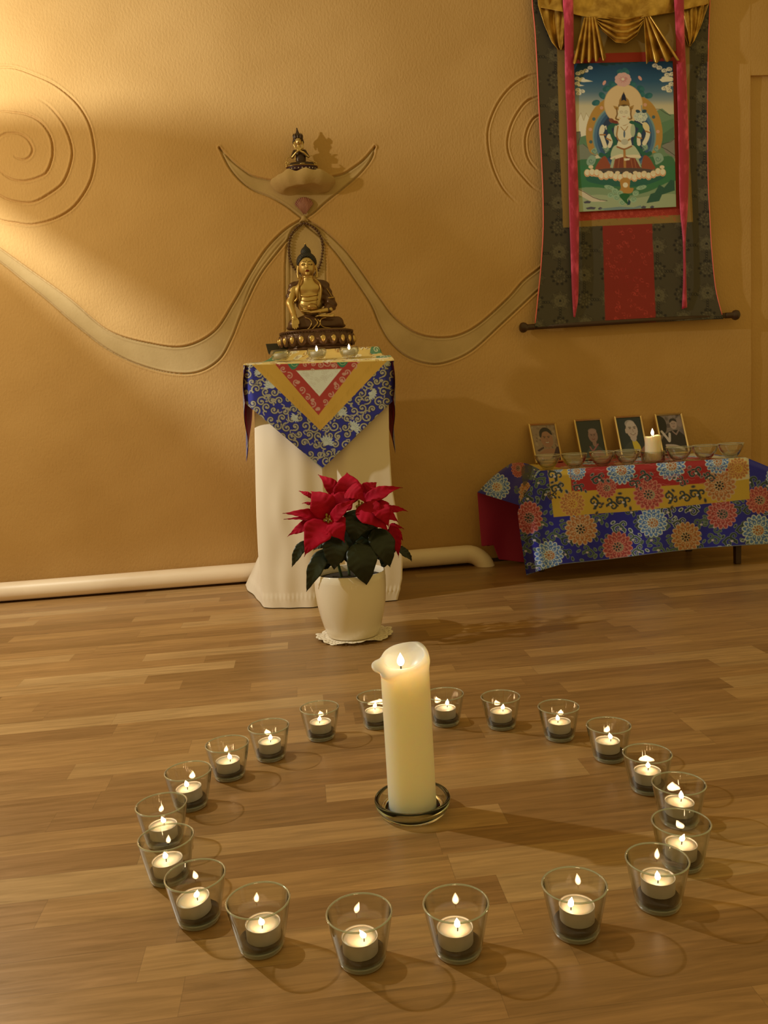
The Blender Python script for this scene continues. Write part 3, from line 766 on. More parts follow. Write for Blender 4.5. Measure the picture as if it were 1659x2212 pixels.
# ================================================================== draped pedestal
def pxof(P):
    Q = np.asarray(P, float)-CAM; z = Q@FW
    return np.stack([W/2+FPX*(Q@RT)/z, H/2-FPX*(Q@UP)/z], -1)
linen = mat('white_linen', (0.84, 0.74, 0.62), 0.9, 0.0, Sheen_Weight=0.2)
add_bump(linen, 900, 0.12, 0.0008)
rows = [(800, 546, 842), (880, 548, 839), (960, 549, 840), (1050, 551, 846), (1120, 553, 858), (1200, 557, 869), (1250, 561, 868), (1322, 572, 850)]
Ls = np.array([at(u, v, 2.47) for v, u, _ in rows]); Rs = np.array([at(u, v, 2.47) for v, _, u in rows])
YF, YB = 2.466, 2.82
nu, nv = 420, 90
zz = np.linspace(0.733, 0.003, nv)
XL = np.interp(zz, Ls[::-1, 2], Ls[::-1, 0]); XR = np.interp(zz, Rs[::-1, 2], Rs[::-1, 0])
def drape():
    V = np.empty((nu, nv, 3))
    s = np.linspace(0, 1, nu, endpoint=False)
    # rounded rectangle parameter
    per = np.array([0, 0.34, 0.62, 0.86, 1.0])
    for j, z in enumerate(zz):
        k = 1-z/0.733
        c = np.array([[XL[j], YF], [XR[j], YF], [XR[j]-0.01+0.03*k**3, YB+0.03*k], [XL[j]-0.005-0.078*max(0, k-0.82)/0.18, YB+0.055*max(0, k-0.7)/0.3], [XL[j], YF]])
        x = np.interp(s, per, c[:, 0]); y = np.interp(s, per, c[:, 1])
        y = y+np.where(s < 0.34, 0.050*np.exp(-(s/0.34)/0.13), 0.0)+np.where(s >= 0.86, 0.050*np.exp(-(1-s)/0.05), 0.0)
        # fold waves, growing towards the floor
        nxn = np.gradient(y); nyn = -np.gradient(x); L = np.hypot(nxn, nyn)+1e-9; nxn /= L; nyn /= L
        a = 0.0015+0.0055*k**1.4
        corner = np.min(np.abs(s[:, None]-per[None]), 1); cf = smooth_step(corner, 0.0, 0.05)
        w = a*(0.55*np.sin(2*np.pi*s*9+0.7+0.8*k)+0.35*np.sin(2*np.pi*s*17+2.1-1.1*k))*(0.35+0.65*cf)
        # the overlapping edge of the front fold
        fs = s/0.34
        step = smooth_step(fs, 0.50, 0.512)*(1-smooth_step(fs, 0.57, 0.70))*(0.010+0.006*k)*(s < 0.34)
        soft = 0.004*k*np.exp(-((fs-0.16)/0.05)**2)*np.sin(z*26)*(s < 0.34)
        w = w-step+soft
        if z < 0.036: w = w+0.0016
        hem = 0.0011*np.sin(2*np.pi*s*95)*np.exp(-((z-0.036)/0.006)**2)
        w = w+hem
        V[:, j, 0] = x+nxn*w; V[:, j, 1] = y+nyn*w; V[:, j, 2] = z
    return V
V = drape()
top = V[:, 0].mean(0)+np.array([0, 0, 0.001])
Vv = np.vstack([V.reshape(-1, 3), top[None]])
Fs = [tuple(q) for q in grid_faces(nu, nv, True)]+[(i*nv, nu*nv, ((i+1) % nu)*nv) for i in range(nu)]
o = mk('pedestal_cloth', Vv, Fs, linen)
tag(o, 'plain white linen hanging to the floor around the tall pedestal behind the poinsettia', 'cloth')

# ------------------------------------------------------------------ brocade square laid cornerwise over it
BLUE, SILV, YEL = K(25, 27, 92), K(156, 134, 88), K(190, 134, 40)
RED, PINK, GREEN, CREAM, NAVY = K(160, 42, 30), K(186, 126, 88), K(46, 104, 62), K(208, 190, 146), K(12, 14, 48)
cv = Canvas(505, 745, 875, 1025, 3.0, BLUE)
def vine(c, cx, cy, r, a0, sg, col, w, dark=None):
    P = curl(cx, cy, r, a0, 1.15, sg)
    if dark is not None: c.line(P, w*1.75, dark, 0.9)
    c.line(P, w, col, 1.0, 0, (1.0, 0.75)); e = P[-1]; c.ell(e[0], e[1], w*0.85, w*0.85, col)
rr_ = np.random.default_rng(3)
def lotus(c, x, y, s, col, col2, rot=0.0):
    for k in range(-3, 4):
        a = rot-np.pi/2+k*0.42
        c.poly([(x+s*0.1*math.cos(a-1.2), y+s*0.1*math.sin(a-1.2)), (x+s*0.7*math.cos(a-0.2), y+s*0.7*math.sin(a-0.2)), (x+s*math.cos(a), y+s*math.sin(a)), (x+s*0.7*math.cos(a+0.2), y+s*0.7*math.sin(a+0.2)), (x+s*0.1*math.cos(a+1.2), y+s*0.1*math.sin(a+1.2))], col)
        c.line([(x, y), (x+s*0.75*math.cos(a), y+s*0.75*math.sin(a))], s*0.06, col2, 0.6)
    c.ell(x, y, s*0.3, s*0.22, col)
for gy in np.arange(770, 1030, 19):
    for gx_ in np.arange(512, 870, 21):
        x = gx_+(10 if int(gy/19) % 2 else 0)+rr_.normal(0, 2.5); y = gy+rr_.normal(0, 2.5)
        sg = rr_.choice([-1, 1]); a0 = rr_.uniform(0, 6.28)
        vine(cv, x, y, rr_.uniform(7.5, 11.5), a0, sg, SILV, 3.1, NAVY)
        b = rr_.uniform(0, 6.28)
        cv.line([(x+9*math.cos(a0), y+9*math.sin(a0)), (x+13*math.cos(a0+0.5), y+13*math.sin(a0+0.5)), (x+18*math.cos(a0+0.2), y+18*math.sin(a0+0.2))], 2.2, SILV, 1, 4)
        if rr_.random() < 0.4: cv.ell(x+12*math.cos(b), y+12*math.sin(b), 3.2, 2.0, SILV, b)
for x, y, s, r_ in ((588, 835, 20, -0.5), (704, 958, 19, 0.5), (762, 925, 18, 1.0), (736, 895, 16, 0.4), (832, 780, 13, 1.6), (560, 806, 12, -0.9), (800, 850, 15, 2.0), (640, 900, 13, -2.2)):
    lotus(cv, x, y, s, K(182, 170, 128), K(120, 112, 84), r_)
for k in range(3):
    cv.line([(533, 882), (612, 945), (697, 1012), (775, 945), (852, 866)], 2.0, K(160, 142, 92))
cv.poly([(528, 772), (852, 763), (692, 930)], YEL)
for _ in range(260):
    q = rr_.uniform(0, 1); sd = rr_.choice([0, 1]); p0 = np.array([540, 781]) if sd == 0 else np.array([825, 771]); p = p0+(np.array([692, 928])-p0)*q
    cv.line([p+np.array([0, -14]), p+np.array([rr_.normal(0, 2), -4])], 1.0, K(178, 124, 34), 0.35)
cv.poly([(580, 770), (790, 763), (688, 897)], RED)
for x, y, r in [(600, 782, 9), (612, 797, 9), (625, 812, 10), (640, 826, 9), (652, 842, 10), (664, 858, 9), (676, 872, 9), (688, 884, 6), (702, 868, 9), (714, 852, 9), (726, 836, 10), (738, 820, 9), (750, 805, 9), (764, 790, 9), (778, 777, 8), (660, 788, 9), (676, 786, 8), (692, 788, 9), (708, 784, 10), (722, 790, 8)]:
    vine(cv, x, y, r*0.8, rr_.uniform(0, 6.28), rr_.choice([-1, 1]), PINK, 2.4)
    if rr_.random() < 0.5: cv.ell(x+rr_.normal(0, 4), y+rr_.normal(0, 4), 4.5, 3.2, PINK, rr_.uniform(0, 3))
for pts in ([(618, 774), (650, 773), (642, 792), (630, 798)], [(724, 771), (756, 770), (744, 792), (732, 790)]):
    cv.poly(pts, GREEN, 1.0, 4)
    x, y = np.mean(pts, 0); vine(cv, x, y, 8, 0.5, 1, K(150, 150, 80), 1.4)
cv.poly([(640, 801), (738, 797), (690, 856)], CREAM)
for _ in range(40):
    x, y = rr_.uniform(650, 730), rr_.uniform(800, 845)
    if abs(x-690) < (852-y)*0.8: vine(cv, x, y, 5, rr_.uniform(0, 6), 1, K(196, 176, 130), 1.3)
cv.line([(640, 801), (738, 797)], 1.5, K(180, 150, 100))
# front hanging corner
ns, nt = 340, 220
s = np.linspace(0, 1, ns)
tl, tr_ = np.array([527.0, 789.0]), np.array([850.0, 779.0])
botx = np.interp(s, [0, 0.03, 0.515, 0.985, 1], [527, 541, 696, 846, 851]); boty = np.interp(s, [0, 0.03, 0.515, 0.985, 1], [868, 880, 1013, 868, 864])
topx = tl[0]+(tr_[0]-tl[0])*s; topy = tl[1]+(tr_[1]-tl[1])*s
t_ = np.linspace(0, 1, nt)
UX = topx[:, None]*(1-t_)+botx[:, None]*t_; UY = topy[:, None]*(1-t_)+boty[:, None]*t_
# depth of the cloth: rests on the linen, lifted a little along soft folds
edge = np.clip(np.minimum(s, 1-s)/0.06, 0, 1)
YD = 2.448-0.004*np.sin(s*9)[:, None]*t_[None]+0.022*(1-edge)[:, None]**2-0.006*np.sin(s*np.pi)[:, None]*t_[None]
D = FW[None, None]+RT*((UX-W/2)/FPX)[..., None]-UP*((UY-H/2)/FPX)[..., None]
V = CAM+D*(YD/D[..., 1])[..., None]
V[..., 1] += 0.0012*np.sin(V[..., 0]*70+V[..., 2]*40)*t_
FRONT = V
cloth_m = vcol_mat('silk_brocade', 0.55, 0.0, (700, 0.25, 0.0008), Sheen_Weight=0.15)
ac = mk('altar_cloth', V.reshape(-1, 3), grid_faces(ns, nt), cloth_m, cols=cv.sample(UX, UY), solid=0.0016)
tag(ac, 'blue and yellow brocade square hung cornerwise over the white pedestal, point at the front', 'cloth')
# top: ledge, then a low step under the statue
prof = spl([(2.449, 0.7385), (2.456, 0.7415), (2.50, 0.7415), (2.525, 0.743), (2.538, 0.752), (2.548, 0.7685), (2.56, 0.7735), (2.66, 0.774), (2.79, 0.774), (2.815, 0.765), (2.825, 0.74)], 8)
n2 = len(prof); sx = np.linspace(0, 1, 260)
xl = np.interp(prof[:, 0], [2.449, 2.52, 2.55, 2.80], [FRONT[0, 0, 0], -0.118, -0.062, -0.06]); xr = np.interp(prof[:, 0], [2.449, 2.52, 2.55, 2.80], [FRONT[-1, 0, 0], 0.292, 0.279, 0.275])
fz = FRONT[:, 0, 2]-FRONT[:, 0, 2].mean()
X = xl[None]*(1-sx[:, None])+xr[None]*sx[:, None]
Zp = np.broadcast_to(prof[None, :, 1], X.shape).copy()
fy_ = np.clip((2.50-prof[:, 0])/0.05, 0, 1)
Zp += np.interp(sx, s, FRONT[:, 0, 2]-0.7385)[:, None]*fy_[None]
ed = np.clip(np.minimum(sx, 1-sx)/0.05, 0, 1); lift = np.clip(Zp-0.742, 0, 1)
Zp -= lift*(1-smooth_step(ed, 0, 1))[:, None]*0.9
Vt = np.stack([X, np.broadcast_to(prof[None, :, 0], X.shape), Zp], -1)
ct = Canvas(0, 0, 420, 150, 2.0, K(206, 160, 74))
for _ in range(120):
    x, y = rr_.uniform(0, 420), rr_.uniform(0, 150)
    ct.ell(x, y, rr_.uniform(5, 13), rr_.uniform(4, 9), K(*[(224, 196, 132), (206, 180, 120), (214, 168, 70), (198, 150, 66)][rr_.integers(4)]), rr_.uniform(0, 3))
    vine(ct, x, y, rr_.uniform(5, 9), rr_.uniform(0, 6), 1, K(138, 74, 24), 2.2); ct.line(curl(x+8, y+3, rr_.uniform(5, 10), rr_.uniform(0, 6), 0.9), 1.6, K(232, 210, 150))
for x, y in ((396, 40), (30, 50), (40, 90), (390, 100)):
    ct.poly([(x-22, y-14), (x+22, y-8), (x+14, y+16), (x-14, y+12)], GREEN, 0.9, 5); ct.line(curl(x, y, 12, 0, 1.2), 2.5, K(206, 180, 120))
sl_ = np.r_[0, np.cumsum(np.linalg.norm(np.diff(prof, axis=0), axis=1))]
ctx = np.broadcast_to((sx*420)[:, None], X.shape); cty = np.broadcast_to((sl_/sl_[-1]*150*2.6 % 150)[None], X.shape)
tc_ = mk('cloth_top', Vt.reshape(-1, 3), grid_faces(260, n2), cloth_m, ac, cols=ct.sample(ctx, cty), solid=0.0016)
tc_['label'] = 'gold patterned top of the brocade'
# corners hanging over the two sides, red lining showing
lining_m = mat('red_lining', K(150, 22, 44), 0.7)
cs = Canvas(0, 0, 200, 200, 2.0, BLUE)
for gy in np.arange(5, 200, 19):
    for gx_ in np.arange(5, 200, 21):
        vine(cs, gx_+rr_.normal(0, 3), gy+rr_.normal(0, 3), 10, rr_.uniform(0, 6.28), rr_.choice([-1, 1]), SILV, 3.4, NAVY)
for side in (0, 1):
    if side == 0:
        pts_top = [(-0.1345, 2.450, 0.736), (-0.125, 2.80, 0.738)]
        fb = at(529, 870, 2.452); ap = at(534, 1000, 2.64); bb_ = np.array([-0.135, 2.82, 0.70])
    else:
        pts_top = [(0.293, 2.450, 0.727), (0.278, 2.80, 0.735)]
        fb = at(850, 862, 2.452); ap = at(853, 982, 2.64); bb_ = np.array([0.285, 2.82, 0.70])
    m1, m2 = 60, 70
    q = np.linspace(0, 1, m1)
    T = np.array(pts_top[0])[None]*(1-q[:, None])+np.array(pts_top[1])[None]*q[:, None]
    ap_q = (2.64-2.45)/0.37
    B = np.stack([np.interp(q, [0, ap_q, 1], [fb[k], ap[k], bb_[k]]) for k in range(3)], -1)
    r = np.linspace(0, 1, m2)[None, :, None]
    G = T[:, None]*(1-r)+B[:, None]*r
    sgn = -1 if side == 0 else 1
    G[..., 0] += sgn*(0.006*np.sin(r[..., 0]*np.pi)+0.004*np.sin(q*14)[:, None]*r[..., 0])
    mk('hanging_corner', G.reshape(-1, 3), grid_faces(m1, m2), cloth_m, ac, cols=cs.sample(np.broadcast_to(q[:, None]*190, (m1, m2)), np.broadcast_to(r[..., 0]*190, (m1, m2))))
    G2 = G.copy(); G2[..., 0] -= sgn*0.0022; G2[:, 0, 2] -= 0.003
    lo_ = mk('lining', G2.reshape(-1, 3), grid_faces(m1, m2), lining_m, ac); lo_['label'] = 'dark red lining'

# ------------------------------------------------------------------ three little offering lights on the ledge
frost_m = clear_glass('thick_clear_glass', (0.93, 0.94, 0.92), (0.66, 0.70, 0.68), 1.8)
oil_m = mat('grey_wax', K(150, 146, 130), 0.25, 0.0)
for i, (u, v, lit, says) in enumerate([(606, 775, 0, 'unlit, at the left end of the pedestal ledge'), (685, 773, 1, 'lit, in the middle of the pedestal ledge under the bronze statue'), (755, 771, 1, 'lit, at the right end of the pedestal ledge')]):
    p = at(u, v, 2.490); p[2] = 0.7437
    g = thing('offering_light', p, 'squat glass tealight bowl, '+says, 'candle holder', 'offering lights on the pedestal')
    pr = [(0.0, 0.0), (0.017, 0.0), (0.025, 0.006), (0.0295, 0.015), (0.0285, 0.024), (0.0255, 0.0285), (0.0235, 0.0285), (0.0262, 0.023), (0.027, 0.015), (0.022, 0.007), (0.0, 0.004)]
    mk('glass_bowl', *lathe(pr, 40), frost_m, g, local=True)
    mk('metal_cup', *lathe([(0.0, 0.0045), (0.0185, 0.0045), (0.0195, 0.019), (0.0188, 0.019), (0.0, 0.0165)], 32), alu_m, g, local=True)
    mk('wax', *lathe([(0.0, 0.0168), (0.0185, 0.0178), (0.0185, 0.015), (0.0, 0.015)], 32), oil_m, g, local=True)
    if lit:
        mk('flame', *lathe(flame_prof(0.017, 0.0034), 12, (0, 0, 0.0200)), flame_m, g, local=True)
dk = mat('dark_olive_lacquer', K(46, 36, 18), 0.5)
p = at(603, 757, 2.68); p[2] = 0.776
bx = mk('incense_box', np.array([(-0.034, -0.02, 0.0), (0.030, -0.02, 0.0), (0.030, 0.03, 0.0), (-0.034, 0.03, 0.0), (-0.040, -0.024, 0.030), (0.034, -0.024, 0.030), (0.034, 0.034, 0.030), (-0.040, 0.034, 0.030)])+p, box((0, 0, 0), (1, 1, 1))[1], dk, smooth=False, bevel=0.002)
tag(bx, 'small dark open box peeking out behind the left of the lotus base', 'box')
# ================================================================== seated bronze figure on the pedestal
def paint_mat(name, rough, metal):
    return vcol_mat(name, rough, metal)
gold_paint = paint_mat('gilded_skin', 0.36, 0.85)
hair_m = mat('blue_black_hair', (0.012, 0.014, 0.022), 0.5)
gold_dk = mat('old_gold', (0.46, 0.30, 0.11), 0.30, 0.9)
def put(name, f, d, m, parent, cols=None, xf=None):
    P, Q = f.mesh(d)
    c = cols(P) if cols is not None else None
    if xf is not None: P = xf(P)
    return mk(name, P*0.001, Q, m, parent, local=True, cols=c)
b0 = at(686, 756, 2.645)
bud_ = thing('seated_statue', (b0[0], 2.645, 0.7755), 'gilt and brown bronze seated figure with blue-black hair, one hand touching its lotus base', 'statue')
# --- lotus base
pr = np.array([(0, 0), (96, 0), (98, 3), (97, 10), (90, 13), (98, 17), (111, 23), (118, 33), (116, 43), (108, 50), (111, 53), (116, 55.5), (116, 58), (112, 60), (0, 60.5)])*0.001
mk('lotus_base', *lathe(pr, 96, (0, 0, 0), 0.74), bronze, bud_, local=True)
parts, jew = [], []
for k in range(22):
    a = 2*np.pi*(k+0.5)/22
    V, F = ball((0, 0, 0), (0.0145, 0.0055, 0.0185), 14, 10)
    V[:, 2] += 0.0305; V[:, 0] *= 1-0.25*np.clip((V[:, 2]-0.030)/0.02, -1, 1)*0.6
    tilt = 0.0
    c, s_ = math.cos(a), math.sin(a)
    def ringpos(V, r):
        x = V[:, 0]; y = V[:, 1]-r
        X = x*c-y*s_; Y = x*s_+y*c
        return np.stack([X, Y*0.74, V[:, 2]], -1)
    parts.append((ringpos(V, 0.1145), F))
    V2, F2 = ball((0, 0, 0.0305), (0.0080, 0.0052, 0.0105), 12, 9)
    V2[:, 0] *= 1+0.25*(V2[:, 2]-0.0305)/0.01
    jew.append((ringpos(V2, 0.1185), F2))
mk('lotus_petals', *join(parts), bronze, bud_, local=True)
mk('petal_bosses', *join(jew), gold, bud_, local=True)
bd = []
for k in range(70):
    a = 2*np.pi*k/70
    bd.append(ball((0.1135*math.cos(a), 0.1135*0.74*math.sin(a), 0.0525), 0.0022, 6, 5))
mk('bead_rim', *join(bd), bronze, bud_, local=True)
# --- body
f = Field((-100, -80, 56), (95, 60, 330), 1.5)
head = smin(f.ell((-16, -22, 256), (25.5, 27, 29)), f.ell((-16, -27, 242), (20.5, 21, 18)), 8)
nose = f.cone((-16, -48, 260), (-16, -53.5, 248), 2.0, 3.6)
head = smin(head, nose, 3)
head = smin(head, f.ell((-16, -48, 238.5), (7, 3.2, 1.6)), 1.2)
head = smin(head, f.ell((-16, -47.5, 235.4), (5.5, 3.0, 1.7)), 1.2)
head = smin(head, f.ell((-16, -44, 228), (7, 5, 5)), 3)
for sx_ in (-1, 1):
    head = smax(head, -f.ell((-16+sx_*10.5, -51.0, 256.5), (7.0, 4.0, 3.2)), 2.5)
    head = smin(head, f.ell((-16+sx_*10.5, -46.0, 256.0), (6.6, 3.2, 3.0)), 1.0)
    head = smin(head, f.path([(-16+sx_*4, -49.5, 262.5), (-16+sx_*11, -48.8, 265.5), (-16+sx_*18, -44.5, 262.5)], 1.0), 1.2)
    ear = smin(f.ell((-16+sx_*27.5, -17, 253), (3.4, 6.5, 10)), f.path([(-16+sx_*28.5, -19, 248), (-16+sx_*29.5, -21, 232), (-16+sx_*28.0, -22, 221)], (3.2, 3.0, 3.8)), 2.5)
    head = smin(head, ear, 1.5)
neck = f.cone((-16, -17, 236), (-15, -13, 206), 16.5, 18.5)
neck = neck-0.7*np.cos((f.Z-222)*0.9)*(abs(f.Z-220) < 9)
skin = smin(head, neck, 3)
chest = smin(f.ell((-14, -9, 183), (44, 27, 36)), f.ell((-13, -12, 140), (37, 27, 36)), 14)
chest = smin(chest, f.ell((-29, -27, 188), (17, 10, 12)), 8); chest = smin(chest, f.ell((1, -27, 188), (17, 10, 12)), 8)
skin = smin(skin, chest, 9)
arm = f.path([(-60, -4, 192), (-75, -14, 147)], (14.5, 12.5)); arm = smin(arm, f.path([(-75, -14, 147), (-66, -46, 106)], (12.5, 8.0)), 5)
hand = smin(f.ell((-65, -55, 96), (8.5, 6.0, 12)), f.cone((-66, -47, 106), (-65, -54, 97), 7.5, 6.5), 4)
for k, (dx, tz) in enumerate(((-7.4, 68), (-2.6, 64.5), (2.2, 65), (6.6, 69))):
    hand = smin(hand, f.path([(-65+dx*0.85, -57, 90), (-64.5+dx*1.05, -61.5, 79), (-63.5+dx*1.08, -62, tz)], (3.1, 2.9, 2.2)), 1.0)
hand = smin(hand, f.path([(-58, -55, 97), (-53.5, -59, 87), (-53, -60, 80)], (3.2, 2.9, 2.3)), 1.5)
skin = smin(skin, smin(arm, hand, 4), 5)
laph = smin(f.ell((-4, -54, 113), (24, 12, 5.5), 0.10), f.path([(46, -36, 120), (14, -54, 114)], (8.5, 7.0)), 5)
for k in range(4):
    laph = smin(laph, f.path([(-18, -50-4.2*k, 114), (-34, -52-3.6*k, 116), (-42, -54-3*k, 117.5)], (3.0, 2.8, 2.2)), 1.0)
skin = smin(skin, laph, 2)
foot = smin(f.ell((30, -60, 99), (25, 9, 5.0), -0.08), f.ell((52, -58, 100), (7, 8, 5.5)), 4)
for k in range(5): foot = smin(foot, f.ell((6-1.2*k, -66+3.6*k, 99.5), (4.2, 2.2, 2.6)), 1.0)
skin = smin(skin, foot, 2)
GOLDC = np.array((0.62, 0.45, 0.19)); DARK = np.array((0.03, 0.018, 0.01)); LIP = np.array((0.20, 0.035, 0.02))
def skin_cols(P):
    c = np.tile(GOLDC, (len(P), 1)); x, y, z = P.T; fr = y < -38
    for sx_ in (-1, 1):
        u = (x-(-16+sx_*10.5))
        c[fr & (np.abs(z-(255.2+0.02*u*u)) < 0.9) & (np.abs(u) < 6.6)] = DARK
        c[fr & (np.abs(z-(265.0-0.045*(u*0.9)**2+0.05*sx_*u)) < 0.8) & (np.abs(u) < 8)] = DARK*2
    c[fr & (np.abs(x+16) < 6.3-np.abs(z-237)*0.9) & (np.abs(z-237) < 3.0)] = LIP
    c[fr & (np.hypot(x+16, z-268) < 1.3)] = DARK*3
    return c
put('gilt_body', f, skin, gold_paint, bud_, skin_cols)
# --- robe
robe = f.path([(-60, 0, 196), (-14, 2, 204), (30, 0, 197)], (15.5, 20, 16.5), 10)
robe = smin(robe, f.ell((-13, 4, 165), (49, 30, 52)), 10)
robe = smin(robe, f.path([(-60, 0, 195), (-72, -6, 166)], (16, 15.5)), 6)
ra = smin(f.path([(33, 0, 195), (49, -8, 138)], (17, 19)), f.path([(49, -8, 138), (38, -36, 120)], (19, 12.5)), 6)
robe = smin(robe, ra, 7)
fold = 1.1*np.sin(0.35*(f.X*0.5+f.Z)+1.0)*np.clip((f.X-18)/12, 0, 1)+0.8*np.sin(0.5*(f.Z-0.6*f.X))*np.clip((-46-f.X)/10, 0, 1)
robe = robe+fold
opening = f.ell((-15, -46, 178), (32, 40, 56))
opening = smin(opening, f.ell((-16, -20, 225), (25, 40, 26)), 8)
robe = smax(robe, -opening, 3)
legs = smin(f.path([(-10, -36, 79), (-66, -26, 79)], (19, 20)), f.path([(0, -38, 80), (66, -28, 80)], (18, 19.5)), 5)
legs = smin(legs, f.ell((0, -14, 72), (92, 42, 15)), 6)
legs = smin(legs, f.ell((-8, -16, 92), (52, 34, 20)), 10)
legs = smax(legs, -f.ell((-1, -74, 76), (15, 16, 18)), 5)
robe = smin(robe, legs, 5)
robe = smax(robe, -(f.Z-59.5), 0.5)
put('brown_robe', f, robe, bronze, bud_)
# gilt hems, belt folds, lap drape
def ptube(name, pts, r, m, n=8):
    P = spl(np.array(pts, float), 8)*0.001
    mk(name, *tube(P, r*0.001, n), m, bud_, local=True)
tr_parts = []
for pts, r in [([(-36, -26, 222), (-44, -34, 200), (-49, -34, 178), (-52, -30, 160), (-60, -26, 150)], 3.4), ([(6, -25, 216), (21, -30, 196), (20, -38, 165), (11, -46, 138), (0, -52, 122)], 3.0),
               ([(36, -15, 158), (48, -22, 157), (60, -19, 158)], 3.2), ([(40, -20, 186), (48, -22, 172), (54, -24, 160)], 1.4),
               ([(-32, -53, 98), (-20, -58, 92), (-14, -58, 80), (-22, -57, 66), (-34, -52, 60)], 1.8), ([(32, -58, 95), (16, -60, 90), (12, -60, 76), (22, -58, 66), (44, -54, 62)], 1.8),
               ([(-96, -36, 61), (-50, -52, 61.5), (0, -58, 62), (50, -54, 61.5), (90, -38, 61)], 1.6),
               ([(-3, -60, 92), (4, -60, 80), (-4, -62, 70), (-12, -62, 62)], 2.6), ([(6, -60, 90), (12, -60, 78), (4, -62, 66)], 2.0)]:
    tr_parts.append(tube(spl(np.array(pts, float), 8)*0.001, r*0.001, 8))
mk('gilt_hems', *join(tr_parts), gold_dk, bud_, local=True)
sash = []
for z, w, y in ((167, 26, -38), (153, 25, -40), (139, 24, -41.5), (126, 22, -42)):
    a = np.linspace(-1, 1, 14); P = np.stack([-15+w*a, y+9*a**2, z-3*(1-a**2)+1.0*np.sin(a*3)], -1)
    sash.append(tube(P*0.001, 0.0026 if z < 160 else 0.0034, 8))
mk('sash_folds', *join(sash), gold, bud_, local=True)
# alms bowl
bw = lathe(np.array([(0, 0), (9, 0.5), (15, 5), (17.5, 11), (16, 16), (13, 18), (11, 20), (6, 22), (0, 23)])*0.001, 32, (-0.009, -0.052, 0.117))
mk('alms_bowl', *bw, gold_dk, bud_, local=True)
# hair
f2 = Field((-52, -50, 225), (20, 24, 330), 1.2)
hr = f2.ell((-16, -15, 267), (31, 30.5, 30))
face_cut = f2.ell((-16, -52, 250), (25.6, 37, 32.5))
hr = smax(hr, -face_cut, 1.5)
hr = smax(hr, -(f2.Z-240-0.9*np.clip(-f2.Y-8, 0, 40)), 2)
ush = smin(f2.ell((-16, -13, 298), (15.5, 15.5, 15)), f2.ell((-16, -13, 309), (7.5, 7.5, 7)), 3)
ush = smin(ush, f2.cone((-16, -13, 315), (-16, -13, 321.5), 3.0, 2.2), 2)
hr = smin(hr, ush, 4)
th_ = np.arctan2(f2.Y+15, f2.X+16)
hr = hr-0.9*np.sin(th_*17)*np.sin(f2.Z*0.95)
put('curled_hair', f2, hr, hair_m, bud_)
mk('hair_jewel', *ball((-0.016, -0.013, 0.3225), (0.0026, 0.0026, 0.0034), 10, 8), gold, bud_, local=True)

# ================================================================== small crowned figure on the console
s0 = at(653, 370, 2.918)
SZ = SHELF[2]+0.0315
sm = thing('crowned_figurine', (s0[0], 2.918, SZ), 'small gilt crowned figure with crossed arms on the wall console above', 'statue')
sm.scale = (1, 1, 0.93)
small_dark = mat('dark_patina', (0.060, 0.034, 0.020), 0.36, 0.4)
purple = mat('dark_plum_lacquer', (0.045, 0.010, 0.022), 0.4)
f = Field((-62, -40, -1), (62, 30, 156), 0.9)
bs = np.array([(0, 0), (50, 0), (52, 2), (47, 5), (50, 9), (53, 12), (50, 15.5), (0, 16)])*0.001
mk('lotus_base', *lathe(bs, 64, (0, 0, 0), 0.62), purple, sm, local=True)
pl_ = [ball((0.0505*math.sin(a), -0.0505*0.62*math.cos(a), 0.0062), (0.0019, 0.0019, 0.0022), 8, 6) for a in np.linspace(-1.5, 1.5, 13)]
mk('pearl_row', *join(pl_), mat('pearl', (0.7, 0.62, 0.5), 0.3), sm, local=True)
rim = tube([(0.052*math.sin(a), -0.052*0.62*math.cos(a), 0.0158) for a in np.linspace(-2.2, 2.2, 40)], 0.0015, 6)
mk('base_rim', *rim, gold_dk, sm, local=True)
d = smin(f.path([(0, -14, 24), (-33, -8, 23)], (8.5, 7.5)), f.path([(0, -14, 24), (33, -8, 23)], (8.5, 7.5)), 4)
d = smin(d, f.ell((0, -2, 20), (40, 18, 6)), 4)
d = smin(d, f.ell((-2, 0, 45), (17, 12, 26)), 5)
d = smin(d, f.ell((-5, 2, 68), (19, 10, 12)), 5)
d = smin(d, f.path([(-21, 0, 70), (-30, -6, 50)], (6.5, 5.5)), 3); d = smin(d, f.path([(12, 0, 70), (22, -6, 50)], (6.5, 5.5)), 3)
put('draped_body', f, d, small_dark, sm)
g_ = smin(f.ell((-7, -6, 104), (10.5, 11, 13.5)), f.ell((-7, -8, 98), (8.5, 9, 9)), 4)
g_ = smin(g_, f.cone((-7, -17, 105), (-7, -18.5, 100), 1.0, 1.6), 1.5)
g_ = smin(g_, f.cone((-7, -4, 92), (-6, -4, 80), 6, 7), 3)
g_ = smin(g_, f.ell((-6, -7, 76), (15, 7, 7)), 4)
for a_, b_, c_ in (((-30, -8, 49), (-16, -18, 62), (2, -19, 75)), ((22, -8, 49), (8, -17, 61), (-12, -18, 72))):
    g_ = smin(g_, f.path([a_, b_, c_], (4.2, 3.6, 3.0)), 2)
g_ = smin(g_, f.ell((5, -19, 76), (5, 3, 2.6)), 1.5); g_ = smin(g_, f.ell((-16, -18, 74), (5, 3, 2.6)), 1.5)
for sx_ in (-1, 1):
    g_ = smin(g_, f.path([(-7+sx_*13, -4, 102), (-7+sx_*14, -5, 92), (-7+sx_*12, -6, 82)], (2.4, 3.2, 2.0)), 1.5)
g_ = smin(g_, f.path([(18, -18, 42), (28, -17, 34), (40, -14, 29), (46, -10, 27)], (1.8, 1.7, 1.5, 1.4)), 1)
